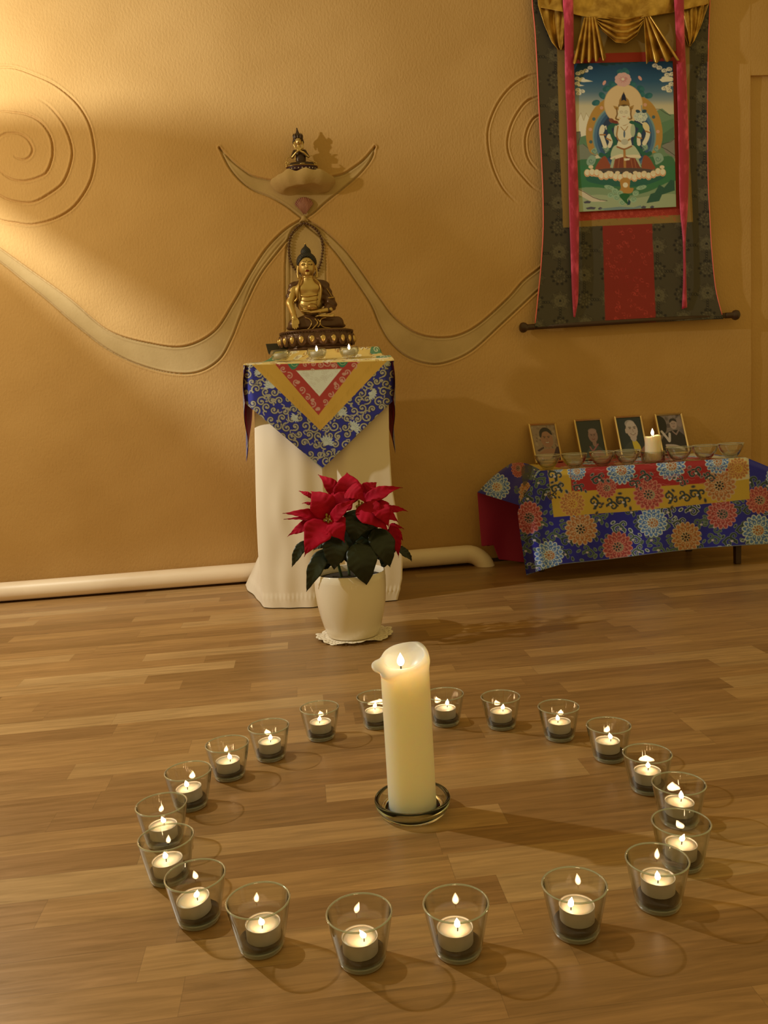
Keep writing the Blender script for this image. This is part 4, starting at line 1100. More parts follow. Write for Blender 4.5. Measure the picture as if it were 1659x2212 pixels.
g_ = smin(g_, f.ell((2, -20, 22), (9, 5, 3.2)), 1.5); g_ = smin(g_, f.path([(-8, -20, 20), (14, -19, 19), (30, -16, 18)], 1.6), 1)
g_ = smin(g_, f.path([(-20, -16, 42), (-22, -17, 36)], 2.0), 1)
for bx_, bz in ((-49, 29), (44, 25)):
    for k in range(5):
        a = k*1.257+0.5; g_ = smin(g_, f.ell((bx_+5.0*math.cos(a), -6, bz+5.0*math.sin(a)), (3.0, 2.5, 3.0)), 1.2)
g_ = smin(g_, f.path([(-50, -4, 36), (-48, -3, 46), (-40, -2, 52), (-30, -3, 52)], (1.2, 1.5, 1.3, 1.2)), 0.5)
g_ = smin(g_, f.path([(22, -3, 52), (34, -2, 54), (40, -2, 55)], (1.4, 1.2, 0.9)), 0.5)
g_ = smin(g_, f.path([(-52, -4, 18), (-50, -6, 25)], (2.6, 2.0)), 1)
def sm_cols(P):
    c = np.tile(GOLDC*1.02, (len(P), 1)); x, y, z = P.T; fr = y < -12
    for sx_ in (-1, 1):
        u = x-(-7+sx_*4.2); c[fr & (np.abs(z-105.0) < 0.8) & (np.abs(u) < 2.8)] = DARK*3
    c[fr & (np.abs(x+7) < 2.6) & (np.abs(z-95.2) < 0.9)] = LIP
    return c
put('gilt_limbs', f, g_, gold_paint, sm, sm_cols)
h_ = smax(f.ell((-7, -2, 112), (15.5, 13, 17)), -f.ell((-7, -18, 101), (10.5, 14, 15)), 1)
h_ = smin(h_, f.cone((-7, -2, 122), (-8, -2, 142), 9, 3.2), 4)
h_ = smin(h_, f.ell((-8.5, -2, 147), (2.6, 2.6, 4.5)), 1.5)
for k, a in enumerate((-1.15, -0.6, 0.0, 0.6, 1.15)):
    bx_, by_ = -7+14.5*math.sin(a), -2-12.5*math.cos(a)
    h_ = smin(h_, f.path([(bx_, by_, 114), (bx_*1.06, by_, 121), (bx_*1.02, by_+1, 130 if k != 2 else 133)], (3.6, 3.8, 0.9)), 1.0)
h_ = smin(h_, f.path([(-22, 0, 112), (-24, 1, 102), (-21, 2, 92)], (2.2, 2.6, 1.6)), 1); h_ = smin(h_, f.path([(8, 0, 112), (10, 1, 102), (8, 2, 92)], (2.2, 2.6, 1.6)), 1)
put('crown', f, h_, small_dark, sm)
# scallop shell, knot and prayer beads below the console
sp = at(657, 446, YW); n1, n2 = 81, 16
a = np.linspace(-0.74, 0.74, n1); r = np.linspace(0.10, 1, n2)
rad = 0.061*(1-0.16*np.abs(a/0.74)**2.5)
V = np.stack([np.sin(a)[:, None]*rad[:, None]*r*0.92, np.zeros((n1, n2)), np.cos(a)[:, None]*rad[:, None]*r], -1)
V[..., 1] = -0.0045-0.010*np.sin(np.pi*np.clip(r*0.86+0.07, 0, 1))[None]*np.cos(a*0.95)[:, None]-0.0016*np.cos(a*2*np.pi*6.5/0.74)[:, None]*r[None]
V += np.array([sp[0], YW-0.001, at(656, 467, YW)[2]])
shell_m = mat('rust_shell', K(134, 70, 40), 0.5); add_mottle(shell_m, K(120, 60, 36), K(164, 100, 62), 60, 3, (1, 1, 0.3))
o = mk('scallop_shell', V.reshape(-1, 3), grid_faces(n1, n2), shell_m, solid=0.0016)
tag(o, 'rust-brown ribbed scallop shell set in the wall under the console', 'shell')
kp = at(656, 472, YW)
f = Field((-18, -14, -16), (18, 4, 16), 0.9)
d = smin(f.ell((0, -3, 0), (8, 7, 10)), f.path([(-13, -2, -10), (0, -4, 0), (13, -2, -8)], (3, 5, 3)), 4)
P, Q = f.mesh(d)
k_ = mk('plaster_knot', P*0.001+np.array([kp[0], YW, kp[2]]), Q, band_m, wall); k_['label'] = 'pale plaster knob where the bands meet'
loop = spl([(657, 482), (645, 488), (634, 499), (626, 517), (624, 540), (627, 562), (636, 580), (650, 592), (668, 596), (683, 588), (692, 570), (696, 550), (697, 528), (691, 508), (681, 494), (669, 486)], 10, True)
LP = np.array([at(u, v, YW-0.006) for u, v in loop]); LP = resample(np.vstack([LP, LP[:1]]), 47)[:-1]
ml = thing('prayer_beads', (LP[0][0], YW-0.006, LP[0][2]), 'loop of dark brown wooden prayer beads hung on the wall behind the statue head', 'prayer beads')
bead_m = mat('brown_wood_bead', K(84, 50, 24), 0.4)
mk('cord', *tube(np.vstack([LP, LP[:1]]), 0.0009, 6, cap=False), mat('bead_cord', K(90, 60, 30), 0.9), ml)
b1 = None
for k, q in enumerate(LP):
    rb = 0.0049
    if b1 is None:
        V, F = ball((0, 0, 0), (rb, rb, rb*0.9), 12, 8)
        b1 = mk('bead', V, F, bead_m, ml, local=True); b1.location = q-wloc(ml); continue
    c = link_copy(b1, ml, q-wloc(ml)); c.scale = [float(0.9+0.25*rng.random())]*3
# ================================================================== hanging scroll
RT_ = (188, 160, 108)
kt = lambda r, g, b: K(r, g, b, RT_, 0.70)
p0 = at(1340, 700, 2.93)
scroll = thing('hanging_scroll', (p0[0], 2.93, p0[2]), 'tall brocade-mounted scroll painting with gold silk drape and red ribbons on the wall', 'scroll painting')
OL, OD, OLT = kt(64, 50, 27), kt(32, 24, 15), kt(88, 71, 39)
ms = Canvas(1110, -70, 1600, 730, 2.2, OL)
rs = np.random.default_rng(11)
def medal(x, y, r, col, dk, n=8):
    ms.ell(x, y, r, r, dk, 0, 0.35); ms.ell(x, y, r*0.92, r*0.92, OL, 0, 0.9)
    for k in range(n):
        a = 2*np.pi*k/n
        b = a+2*np.pi*3/n
        ms.line([(x+r*math.cos(a), y+r*math.sin(a)), (x+r*math.cos(b), y+r*math.sin(b))], 1.0, col, 0.85)
        ms.ell(x+r*0.5*math.cos(a), y+r*0.5*math.sin(a), r*0.16, r*0.16, col, 0, 0.8)
    ms.ell(x, y, r*0.3, r*0.3, col, 0, 0.8); ms.ell(x, y, r*0.14, r*0.14, dk)
def rosette(x, y, r):
    for k in range(10):
        a = 2*np.pi*k/10
        ms.ell(x+r*math.cos(a), y+r*math.sin(a), 4.2, 3.0, OD, a, 0.95); ms.ell(x+r*0.72*math.cos(a), y+r*0.72*math.sin(a), 2.6, 1.8, OLT, a, 0.8)
    for k in range(40):
        q = rs.normal(0, r*0.3, 2); ms.ell(x+q[0], y+q[1], 1.1, 1.1, OLT if k % 2 else OD, 0, 0.8)
def chain(x, y, dx, dy):
    for k in (-2, -1, 0, 1, 2):
        ms.ell(x+dx*k, y+dy*k, 3.2, 3.2, OD, 0, 0.95); ms.ell(x+dx*k, y+dy*k, 1.3, 1.3, OLT, 0, 0.8)
for j, y in enumerate(np.arange(-46, 760, 53)):
    for i, x in enumerate(np.arange(1152, 1620, 53)):
        xx = x+0.02*(y-400); yy = y-0.055*(x-1340)
        if (i+j) % 2 == 0: medal(xx, yy, 21, OLT, OD)
        else: rosette(xx, yy, 16)
        chain(xx+26.5, yy, 5.5, 0) if (i+j) % 2 else chain(xx, yy+26.5, 0, 5.5)
PANEL = kt(124, 28, 16)
ms.poly([(1301, 486), (1408, 480), (1417, 712), (1308, 716)], PANEL)
for k in range(70):
    x, y = rs.uniform(1306, 1412), rs.uniform(492, 700)
    ms.line(curl(x, y, rs.uniform(3, 8), rs.uniform(0, 6), 0.9), 0.8, kt(176, 52, 34), 0.5)
for k in range(8):
    a = k*0.785; ms.line([(1360+34*math.cos(a), 590+34*math.sin(a)), (1360+34*math.cos(a+2.356), 590+34*math.sin(a+2.356))], 0.9, kt(136, 24, 18), 0.6)
GOLDB, GOLDD = kt(132, 92, 34), kt(112, 74, 28)
ms.poly([(1198, -70), (1490, -75), (1488, 300), (1496, 480), (1216, 492), (1208, 300)], GOLDB)
for k in range(200):
    x, y = rs.uniform(1198, 1495), rs.uniform(0, 492); ms.line(curl(x, y, 4, rs.uniform(0, 6), 0.8), 0.8, GOLDD, 0.5)
REDB = kt(150, 40, 22)
ms.poly([(1226, 119), (1466, 110), (1475, 464), (1238, 478)], REDB)
for k in range(120):
    x, y = rs.uniform(1230, 1470), rs.uniform(452, 474); ms.line(curl(x, y, 3.5, rs.uniform(0, 6), 0.9), 0.8, kt(176, 62, 34), 0.6)
Lp = np.array([(1147, -60), (1150, 8), (1155, 60), (1160, 140), (1165, 250), (1170, 350), (1173, 430), (1173, 500), (1168, 580), (1160, 660), (1155, 707)], float)
Rp = np.array([(1535, -70), (1533, 0), (1531, 60), (1529, 140), (1528, 250), (1529, 380), (1532, 450), (1537, 540), (1545, 620), (1556, 668), (1562, 689)], float)
nv_ = 420; nu_ = 230
def bycurve(Pc, n):
    C_ = spl(Pc, 12); t = np.linspace(Pc[0, 1], Pc[-1, 1], n); return np.stack([np.interp(t, C_[:, 1], C_[:, 0]), t], -1)
EL, ER = bycurve(Lp, nv_), bycurve(Rp, nv_)
s = np.linspace(0, 1, nu_)[:, None, None]
UV = EL[None]*(1-s)+ER[None]*s
def onplane(UV, Y):
    D = FW+RT*((UV[..., :1]-W/2)/FPX)-UP*((UV[..., 1:]-H/2)/FPX)
    return CAM+D*(np.asarray(Y)[..., None]/D[..., 1:2])
ss = s[..., 0]; vv = np.linspace(0, 1, nv_)[None]
def ydepth(ss, vv):
    curlE = 0.010*(np.abs(ss-0.5)*2)**6*np.sin(np.pi*vv)**0.5
    return 2.928+0.006*np.sin(vv*2.4+0.4)-0.004*np.sin(ss*3.1)*np.sin(vv*5)-curlE-0.012*smooth_step(vv, 0.9, 1.0)
V = onplane(UV, ydepth(ss, vv))
brocade_m = vcol_mat('scroll_brocade', 0.75, 0.0, (600, 0.2, 0.0006))
mk('brocade_mount', V.reshape(-1, 3), grid_faces(nu_, nv_), brocade_m, scroll, cols=ms.sample(UV[..., 0], UV[..., 1]), solid=0.002)
pip_m = mat('pink_piping', K(206, 82, 52, RT_), 0.7)
for k in (0, -1):
    mk('edge_piping', *tube(V[k, ::6]+np.array([0, -0.001, 0]), 0.0019, 6), pip_m, scroll)
# roller with turned knobs
a_, b_ = at(1122, 708, 2.926), at(1597, 680, 2.926); ax = (b_-a_); La = np.linalg.norm(ax); ax /= La
def along(prof_, n=28):
    prof_ = np.asarray(prof_, float); u1 = np.cross(ax, [0, 0, 1]); u1 /= np.linalg.norm(u1); u2 = np.cross(ax, u1)
    th = np.linspace(0, 2*np.pi, n, endpoint=False)
    V = a_+ax*prof_[None, :, 0:1]+(np.cos(th)[:, None, None]*u1+np.sin(th)[:, None, None]*u2)*prof_[None, :, 1:2]
    return V.reshape(-1, 3), grid_faces(n, len(prof_), True)
mk('roller', *along([(0.02, 0), (0.02, 0.0095), (La-0.02, 0.0095), (La-0.02, 0)]), darkwood, scroll)
kn = [(0, 0.0), (0.001, 0.010), (0.006, 0.0165), (0.014, 0.0185), (0.022, 0.0165), (0.027, 0.0120), (0.030, 0.0105), (0.052, 0.0105), (0.054, 0.0100), (0.054, 0.0)]
mk('knob', *along(kn), darkwood, scroll); mk('knob', *along([(La-x, r) for x, r in kn]), darkwood, scroll)
# the painting itself
k2 = lambda r, g, b: K(r, g, b, (228, 206, 160), 0.92)
pa = Canvas(0, 0, 1561, 2212, 0.30, k2(205, 180, 128))
sky = [(0, (20, 58, 66)), (120, (26, 64, 84)), (300, (44, 82, 100)), (450, (84, 108, 112)), (560, (140, 142, 126)), (640, (196, 176, 130)), (900, (214, 192, 146)), (2300, (214, 192, 146))]
yy = pa.Y[:, :1]
for c in range(3):
    pa.a[..., c] = np.interp(yy, [q[0] for q in sky], [k2(*q[1])[c] for q in sky])
G1, G2, G3, GL = k2(66, 108, 66), k2(40, 92, 62), k2(96, 124, 82), k2(168, 168, 120)
WHT, DKL = k2(226, 208, 168), k2(60, 52, 46)
pa.poly([(60, 1200), (90, 880), (160, 740), (200, 850), (235, 745), (330, 900), (400, 1100)], k2(224, 204, 160)); pa.line([(90, 880), (160, 740), (200, 850), (235, 745), (330, 900)], 7, k2(176, 150, 104))
pa.poly([(1200, 720), (1300, 680), (1400, 760), (1470, 760), (1480, 1500), (1100, 1400)], k2(112, 132, 90)); pa.line([(1180, 690), (1270, 690), (1340, 740), (1420, 780)], 7, DKL)
pa.poly([(1230, 900), (1460, 820), (1475, 1050), (1280, 1060)], G3); pa.poly([(1280, 1060), (1470, 930), (1475, 1250), (1250, 1200)], k2(84, 110, 74))
pa.poly([(1300, 1200), (1400, 1150), (1480, 1100), (1485, 1380), (1350, 1300)], k2(132, 122, 100)); pa.line([(1290, 1220), (1370, 1260), (1480, 1340)], 8, DKL); pa.line([(1300, 1180), (1420, 1150), (1480, 1100)], 6, DKL)
pa.poly([(80, 1100), (260, 1050), (330, 1250), (360, 1500), (100, 1500)], G3); pa.poly([(90, 1010), (150, 1000), (160, 1060), (130, 1180), (95, 1190)], k2(120, 116, 96)); pa.line([(95, 1010), (150, 1010), (150, 1080), (120, 1180)], 7, DKL)
pa.poly([(95, 1210), (190, 1180), (330, 1270), (380, 1340), (250, 1420), (100, 1490)], k2(126, 124, 96)); pa.line([(190, 1180), (290, 1260), (370, 1330)], 6, DKL)
pa.poly([(60, 1480), (340, 1390), (780, 1360), (1240, 1360), (1480, 1420), (1520, 2140), (100, 2140)], G1, 1, 4)
pa.poly([(60, 1520), (300, 1500), (800, 1680), (1300, 1520), (1500, 1500), (1520, 1800), (800, 1780), (100, 1800)], k2(58, 112, 66), 0.8, 4)
pa.poly([(80, 1830), (500, 1800), (800, 1900), (1100, 1850), (1520, 1700), (1540, 2180), (90, 2180)], k2(140, 150, 104), 0.8, 5)
pa.poly([(100, 1960), (420, 1890), (800, 1950), (1250, 1890), (1520, 1900), (1520, 2120), (100, 2150)], GL, 0.7, 5)
pa.poly([(1080, 2010), (1140, 1880), (1200, 1860), (1260, 1750), (1330, 1790), (1420, 1680), (1475, 1690), (1480, 1830), (1300, 1890), (1260, 1980)], k2(48, 84, 62), 1)
pa.poly([(110, 1810), (180, 1830), (330, 1920), (420, 1960), (530, 1975), (480, 1990), (310, 1990), (120, 1890)], k2(206, 182, 142)); pa.line([(115, 1815), (200, 1850), (330, 1930), (430, 1965), (530, 1975)], 8, DKL)
for x0_, y0_, w_ in ((250, 1995, 110), (300, 2080, 150), (1040, 2065, 80), (1160, 2062, 60), (430, 2085, 60)):
    pa.poly([(x0_-w_/2, y0_), (x0_, y0_-20), (x0_+w_/2, y0_-8), (x0_+w_/3, y0_+18), (x0_-w_/3, y0_+20)], k2(78, 72, 76))
pa.poly([(420, 2090), (700, 2060), (900, 2070), (1000, 2040), (1010, 2075), (800, 2110), (500, 2110)], k2(118, 132, 120))
# clouds
def cloud(pts, r, flip):
    for i, (x, y) in enumerate(pts):
        pa.ell(x, y, r, r*0.75, WHT, 0, 0.95); pa.line(curl(x, y, r*0.75, 1.0 if flip else 2.2, 0.9, 1 if flip else -1), 7, k2(120, 112, 100), 0.9)
cloud([(120, 190), (170, 170), (230, 150), (290, 110), (110, 260), (180, 270), (110, 330), (120, 420), (180, 440), (130, 470)], 36, 1)
pa.poly([(120, 250), (230, 270), (330, 300), (200, 310), (120, 300)], WHT); pa.poly([(100, 330), (210, 360), (120, 370)], WHT)
cloud([(1200, 80), (1260, 110), (1330, 150), (1400, 130), (1440, 200), (1370, 210), (1330, 260), (1420, 270), (1380, 380), (1330, 400), (1430, 340), (1400, 430)], 40, 0)
pa.poly([(1260, 275), (1360, 230), (1440, 240), (1440, 300), (1300, 310)], WHT)
# throne back and halos
pa.poly([(260, 1230), (230, 1000), (280, 800), (380, 640), (560, 520), (770, 480), (980, 500), (1140, 590), (1250, 760), (1305, 980), (1290, 1180), (1200, 1300), (770, 1350), (360, 1330)], k2(182, 130, 56), 1, 6)
for x, y in ((450, 672), (292, 975), (1242, 1005), (1062, 628), (1180, 800), (342, 828), (300, 1150)):
    pa.ell(x, y, 24, 24, k2(212, 150, 110) if y != 828 and y != 800 and y != 1150 else k2(70, 96, 92))
pa.ell(770, 1070, 445, 470, k2(120, 142, 124)); pa.ell(770, 1075, 425, 450, k2(84, 112, 124)); pa.ell(770, 1080, 385, 415, k2(56, 84, 104)); pa.ell(770, 1085, 340, 380, k2(44, 58, 76))
for x, y, r_ in ((720, 170, .2), (520, 400, -.4), (460, 500, .8), (370, 600, -.3), (1000, 400, .5), (1110, 500, -.2), (1010, 470, .9), (880, 340, .2), (790, 160, 0.9), (600, 340, 0.4)):
    pa.ell(x, y, 58, 40, k2(40, 92, 88), r_); pa.ell(x+20, y+10, 30, 34, k2(58, 112, 100), r_+1, 0.6)
pa.ell(756, 620, 272, 282, k2(206, 164, 106)); pa.ell(756, 620, 262, 272, k2(222, 182, 124))
for k in range(9):
    a = k*0.7; pa.ell(750+70*math.cos(a), 275+62*math.sin(a), 48, 40, k2(214, 160, 138)); pa.ell(750+42*math.cos(a+0.3), 275+36*math.sin(a+0.3), 26, 22, k2(192, 120, 108), 0, 0.7)
pa.ell(750, 270, 22, 20, k2(230, 196, 170))
for x, y, r_ in ((488, 320, 0.5), (990, 255, -0.6)): pa.ell(x, y, 20, 36, k2(218, 150, 124), r_)
# robe, scarf, legs
SC = k2(42, 92, 66); FL, FO = k2(234, 214, 168), k2(168, 120, 64)
pa.line([(640, 900), (560, 960), (600, 1080), (640, 1200), (520, 1350), (440, 1330)], 62, SC, 1, 8); pa.line([(870, 880), (1000, 950), (960, 1060), (930, 1180), (1060, 1330), (1130, 1310)], 62, SC, 1, 8)
for pts in ([(500, 1270), (460, 1230), (520, 1200), (560, 1260), (500, 1310)], [(1050, 1250), (1010, 1200), (1080, 1180), (1100, 1250), (1030, 1280)], [(240, 1420), (300, 1340), (370, 1370), (340, 1470), (260, 1480)], [(1200, 1420), (1180, 1330), (1280, 1310), (1320, 1400), (1220, 1470)], [(300, 1280), (370, 1230), (380, 1330)], [(1180, 1260), (1240, 1190), (1240, 1290)]):
    pa.poly(pts, k2(142, 160, 124), 1, 5); m_ = np.mean(pts, 0); pa.line(curl(m_[0], m_[1], 42, 0, 1.1), 9, k2(96, 122, 96))
pa.poly([(590, 1380), (600, 1250), (670, 1190), (870, 1190), (950, 1260), (990, 1380), (780, 1420)], k2(186, 182, 134), 1, 4)
pa.poly([(360, 1530), (430, 1400), (500, 1350), (560, 1450), (600, 1530), (560, 1570), (420, 1570)], k2(148, 72, 44), 1, 4); pa.poly([(1010, 1520), (1040, 1350), (1110, 1360), (1180, 1470), (1200, 1530), (1060, 1550)], k2(148, 72, 44), 1, 4)
pa.poly([(570, 1570), (640, 1370), (780, 1340), (920, 1370), (1000, 1560), (780, 1590)], k2(132, 62, 40), 1, 3)
pa.poly([(580, 1370), (720, 1320), (770, 1350), (720, 1370), (600, 1400)], k2(226, 200, 150), 1, 4); pa.poly([(790, 1340), (960, 1330), (1000, 1370), (850, 1370)], k2(226, 200, 150), 1, 4)
pa.poly([(570, 1510), (600, 1390), (640, 1370), (610, 1520)], k2(170, 172, 126)); pa.poly([(990, 1500), (920, 1370), (970, 1390), (1010, 1510)], k2(170, 172, 126))
pa.line([(770, 1240), (775, 1400), (780, 1540)], 34, k2(176, 118, 58)); pa.poly([(765, 1380), (850, 1380), (840, 1405), (770, 1415)], FL)
for x in (640, 700, 860, 910): pa.line([(x, 1380), (x-20 if x < 780 else x+30, 1540)], 7, k2(176, 108, 64))
pa.poly([(430, 1560), (600, 1580), (1000, 1575), (1190, 1540), (1170, 1560), (800, 1600), (450, 1580)], FL, 0.8)
# torso, head
pa.poly([(680, 910), (640, 960), (640, 1060), (690, 1110), (670, 1210), (780, 1250), (870, 1200), (860, 1100), (910, 1050), (915, 940), (850, 890), (770, 880)], FL, 1, 4)
pa.ell(890, 990, 34, 90, k2(176, 176, 132)); pa.ell(650, 1000, 26, 80, k2(206, 190, 146))
pa.line([(680, 930), (665, 1060), (700, 1130), (780, 1150), (850, 1110)], 20, FO, 1, 6); pa.line([(700, 890), (770, 915), (830, 880)], 16, FO, 1, 5); pa.line([(720, 940), (775, 990), (820, 930)], 10, FO, 1, 5)
pa.ell(770, 1040, 14, 52, k2(92, 104, 108)); pa.ell(775, 1150, 52, 42, k2(190, 176, 140)); pa.line([(670, 1220), (770, 1250), (870, 1210)], 22, k2(150, 92, 50), 1, 5)
pa.poly([(700, 900), (705, 830), (830, 830), (835, 880), (770, 915)], FL, 1, 4)
pa.ell(762, 742, 78, 92, FL); pa.poly([(690, 740), (695, 660), (760, 640), (830, 650), (840, 730), (820, 800), (765, 835), (710, 805)], FL, 1, 4)
pa.ell(680, 770, 14, 50, FL); pa.ell(845, 770, 14, 50, FL)
pa.poly([(680, 670), (690, 620), (760, 600), (830, 620), (850, 670), (820, 640), (760, 650), (710, 640)], k2(96, 66, 34)); pa.poly([(690, 640), (700, 560), (730, 510), (760, 440), (790, 520), (830, 560), (850, 640), (765, 620)], k2(158, 112, 52))
pa.poly([(725, 575), (735, 500), (760, 455), (785, 500), (800, 580), (762, 560)], k2(34, 36, 52)); pa.poly([(690, 660), (610, 640), (640, 690), (690, 700)], k2(172, 124, 58)); pa.poly([(840, 660), (905, 630), (890, 690), (850, 700)], k2(172, 124, 58))
pa.line([(660, 680), (670, 760), (650, 820), (690, 840)], 20, k2(132, 92, 46), 1, 5); pa.line([(865, 680), (860, 760), (870, 820), (835, 830)], 20, k2(132, 92, 46), 1, 5)
for x in (728, 796): pa.line([(x-22, 722), (x, 716), (x+22, 722)], 5, k2(120, 92, 64)); pa.line([(x-20, 740), (x, 744), (x+20, 740)], 5, k2(110, 90, 76))
pa.line([(764, 730), (768, 768)], 5, k2(196, 168, 128)); pa.line([(748, 792), (766, 797), (784, 792)], 7, k2(186, 96, 78))
pa.ell(590, 850, 40, 30, k2(128, 70, 46), 0.6); pa.ell(640, 870, 46, 22, k2(120, 52, 40), 0.2)
# four arms
for pts, w in (([(500, 1210), (470, 1120), (445, 1040), (450, 970)], 58), ([(560, 1210), (580, 1150), (560, 1090)], 50), ([(1050, 1170), (1090, 1090), (1100, 1010), (1060, 920)], 58), ([(975, 1180), (970, 1110), (985, 1060)], 50)):
    pa.line(pts, w, FL, 1, 6)
pa.ell(458, 975, 36, 66, FL, 0.15); pa.line([(470, 960), (510, 930), (515, 970)], 15, FL); pa.ell(1075, 935, 42, 68, k2(226, 196, 132), -0.5); pa.line([(1040, 900), (1000, 875)], 15, FL)
pa.ell(548, 1080, 26, 44, FL, 0.3); pa.ell(982, 1060, 26, 44, FL, -0.2)
for a_1, b_1 in (((430, 1050), (500, 1050)), ((520, 1100), (580, 1130)), ((1070, 1000), (1130, 1020)), ((950, 1080), (1010, 1100))): pa.line([a_1, b_1], 20, k2(168, 112, 56))
for k in range(8):
    a = k*0.8; pa.ell(997+58*math.cos(a), 795+44*math.sin(a), 42, 34, k2(202, 196, 164)); pa.line(curl(997+50*math.cos(a), 795+38*math.sin(a), 26, a, 0.7), 6, k2(110, 122, 112))
pa.ell(997, 790, 26, 20, k2(216, 206, 170)); pa.ell(960, 720, 34, 22, k2(44, 68, 76), 0.3); pa.ell(1050, 720, 34, 24, k2(44, 68, 76), -0.3); pa.line([(1010, 700), (1010, 640)], 10, k2(120, 130, 112))
# lotus seat and stem
pa.poly([(250, 1700), (500, 1760), (780, 1780), (1050, 1760), (1320, 1660), (1280, 1620), (780, 1640), (300, 1620)], k2(44, 92, 70), 1, 4)
pa.ell(780, 1595, 530, 70, k2(226, 178, 126)); pa.ell(780, 1560, 425, 45, k2(40, 62, 58)); pa.ell(780, 1545, 415, 36, k2(150, 84, 54), 0, 0.25)
for k in range(17):
    q = k/16*2-1; x = 780+530*q; y = 1655-70*(abs(q)**2.2)+18*math.cos(k*1.9)
    pa.ell(x, y-15, 44, 54, k2(226, 168, 112)); pa.ell(x, y-24, 34, 42, k2(238, 206, 156)); pa.line([(x-26, y+8), (x, y+32), (x+26, y+8)], 7, k2(196, 124, 72))
for k in range(9):
    q = k/8*2-1; x = 780+500*q; pa.ell(x+20, 1540-8*abs(q)+(-30 if abs(q) > 0.9 else 45), 34, 24, k2(232, 196, 144))
pa.poly([(690, 1860), (720, 1800), (710, 1690), (780, 1650), (850, 1690), (845, 1790), (900, 1800), (860, 1870)], k2(182, 126, 56), 1, 4); pa.ell(785, 1755, 36, 36, k2(232, 204, 156))
for x, y, s_ in ((560, 1790, 1), (1010, 1790, -1), (640, 1840, 1), (930, 1870, -1), (740, 2000, 1), (580, 1900, -1), (660, 1930, 1), (900, 1960, -1), (710, 1870, 1)):
    pa.ell(x, y, 74 if y < 1800 else 46, 30 if y < 1800 else 38, k2(150, 170, 124), 0.25*s_, 0.95); pa.line(curl(x, y, 34, 0, 1.1, s_), 8, k2(112, 140, 100))
pa.poly([(700, 1900), (780, 1870), (850, 1900), (810, 1960), (830, 2030), (780, 2000)], k2(40, 92, 46), 1, 4); pa.poly([(810, 2040), (830, 1950), (860, 1990), (850, 2030)], k2(36, 66, 70))
pc_ = [np.array(q, float) for q in ((1238.5, 137.5), (1453, 132), (1460.5, 447), (1248.4, 458))]
m1, m2 = 220, 320
su, sv = np.linspace(0, 1, m1)[:, None, None], np.linspace(0, 1, m2)[None, :, None]
UVp = (pc_[0]*(1-su)+pc_[1]*su)*(1-sv)+(pc_[3]*(1-su)+pc_[2]*su)*sv
gs = (UVp[..., 0]-EL[0, 0])/(ER[0, 0]-EL[0, 0])
Vp = onplane(UVp, 2.9225+0.0*gs-0.001*np.sin(su[..., 0]*6)*np.sin(sv[..., 0]*5))
cu, cv_ = su[..., 0], sv[..., 0]
zx = (55*(1-cu)+1450*cu)*(1-cv_)+(120*(1-cu)+1500*cu)*cv_; zy = (48*(1-cu)+14*cu)*(1-cv_)+(2135*(1-cu)+2060*cu)*cv_
po = mk('painting', Vp.reshape(-1, 3), grid_faces(m1, m2), vcol_mat('painted_cotton', 0.8), scroll, cols=pa.sample(zx, zy), solid=0.0012)
po['label'] = 'painting of a white four-armed seated deity in a landscape'
# hanging ribbons
rib_m = mat('crimson_ribbon', K(150, 20, 34, RT_), 0.55, 0.0, Sheen_Weight=0.3)
add_mottle(rib_m, K(138, 16, 28, RT_), K(196, 58, 62, RT_), 45, 3, (1, 1, 0.4), 0.5, 0.75)
def ribbon(Lc, Rc, Y):
    A, B = bycurve(np.array(Lc, float), 120), bycurve(np.array(Rc, float), 120)
    q = np.linspace(0, 1, 9)[:, None, None]; UV = A[None]*(1-q)+B[None]*q
    yd = Y+0.0175*smooth_step(np.linspace(0, 1, 120), 0.22, 0.34)[None]-0.004*np.sin(q[..., 0]*np.pi)-0.003*np.sin(np.linspace(0, 9, 120))[None]*q[..., 0]
    return mk('ribbon', onplane(UV, yd).reshape(-1, 3), grid_faces(9, 120), rib_m, scroll, solid=0.0012)
ribbon([(1214, -60), (1216, 5), (1219, 60), (1221, 180), (1226, 300), (1229, 440), (1233, 560), (1236, 640), (1239, 684)], [(1236, -60), (1238, 5), (1239, 60), (1240, 150), (1245, 300), (1250, 440), (1250, 560), (1249, 640), (1242, 686)], 2.8990)
ribbon([(1454, -66), (1456, 0), (1459, 60), (1463, 200), (1466, 330), (1468, 440), (1475, 520), (1476, 600), (1473, 668)], [(1474, -66), (1477, 0), (1478, 60), (1484, 200), (1488, 330), (1486, 440), (1481, 520), (1482, 600), (1484, 664)], 2.8990)
# gold silk curtain gathered up over the painting
silk_m = mat('gold_silk', K(150, 100, 32, RT_), 0.30, 0.6)
add_mottle(silk_m, K(132, 84, 20, RT_), K(176, 122, 40, RT_), 26, 3)
def sheet(fn, n, m):
    V = np.array([[fn(a, b) for b in np.linspace(0, 1, m)] for a in np.linspace(0, 1, n)])
    return V.reshape(-1, 3), grid_faces(n, m)
def P3(u, v, Y): return at(u, v, Y)
def lerp_curve(pts, t): 
    pts = np.asarray(pts, float); k = np.linspace(0, 1, len(pts)); return np.array([np.interp(t, k, pts[:, 0]), np.interp(t, k, pts[:, 1])])
parts = []
TOPC = [(1160, -30), (1200, 14), (1240, 12), (1300, 30), (1350, 40), (1400, 30), (1456, 8), (1500, 2), (1535, -40)]
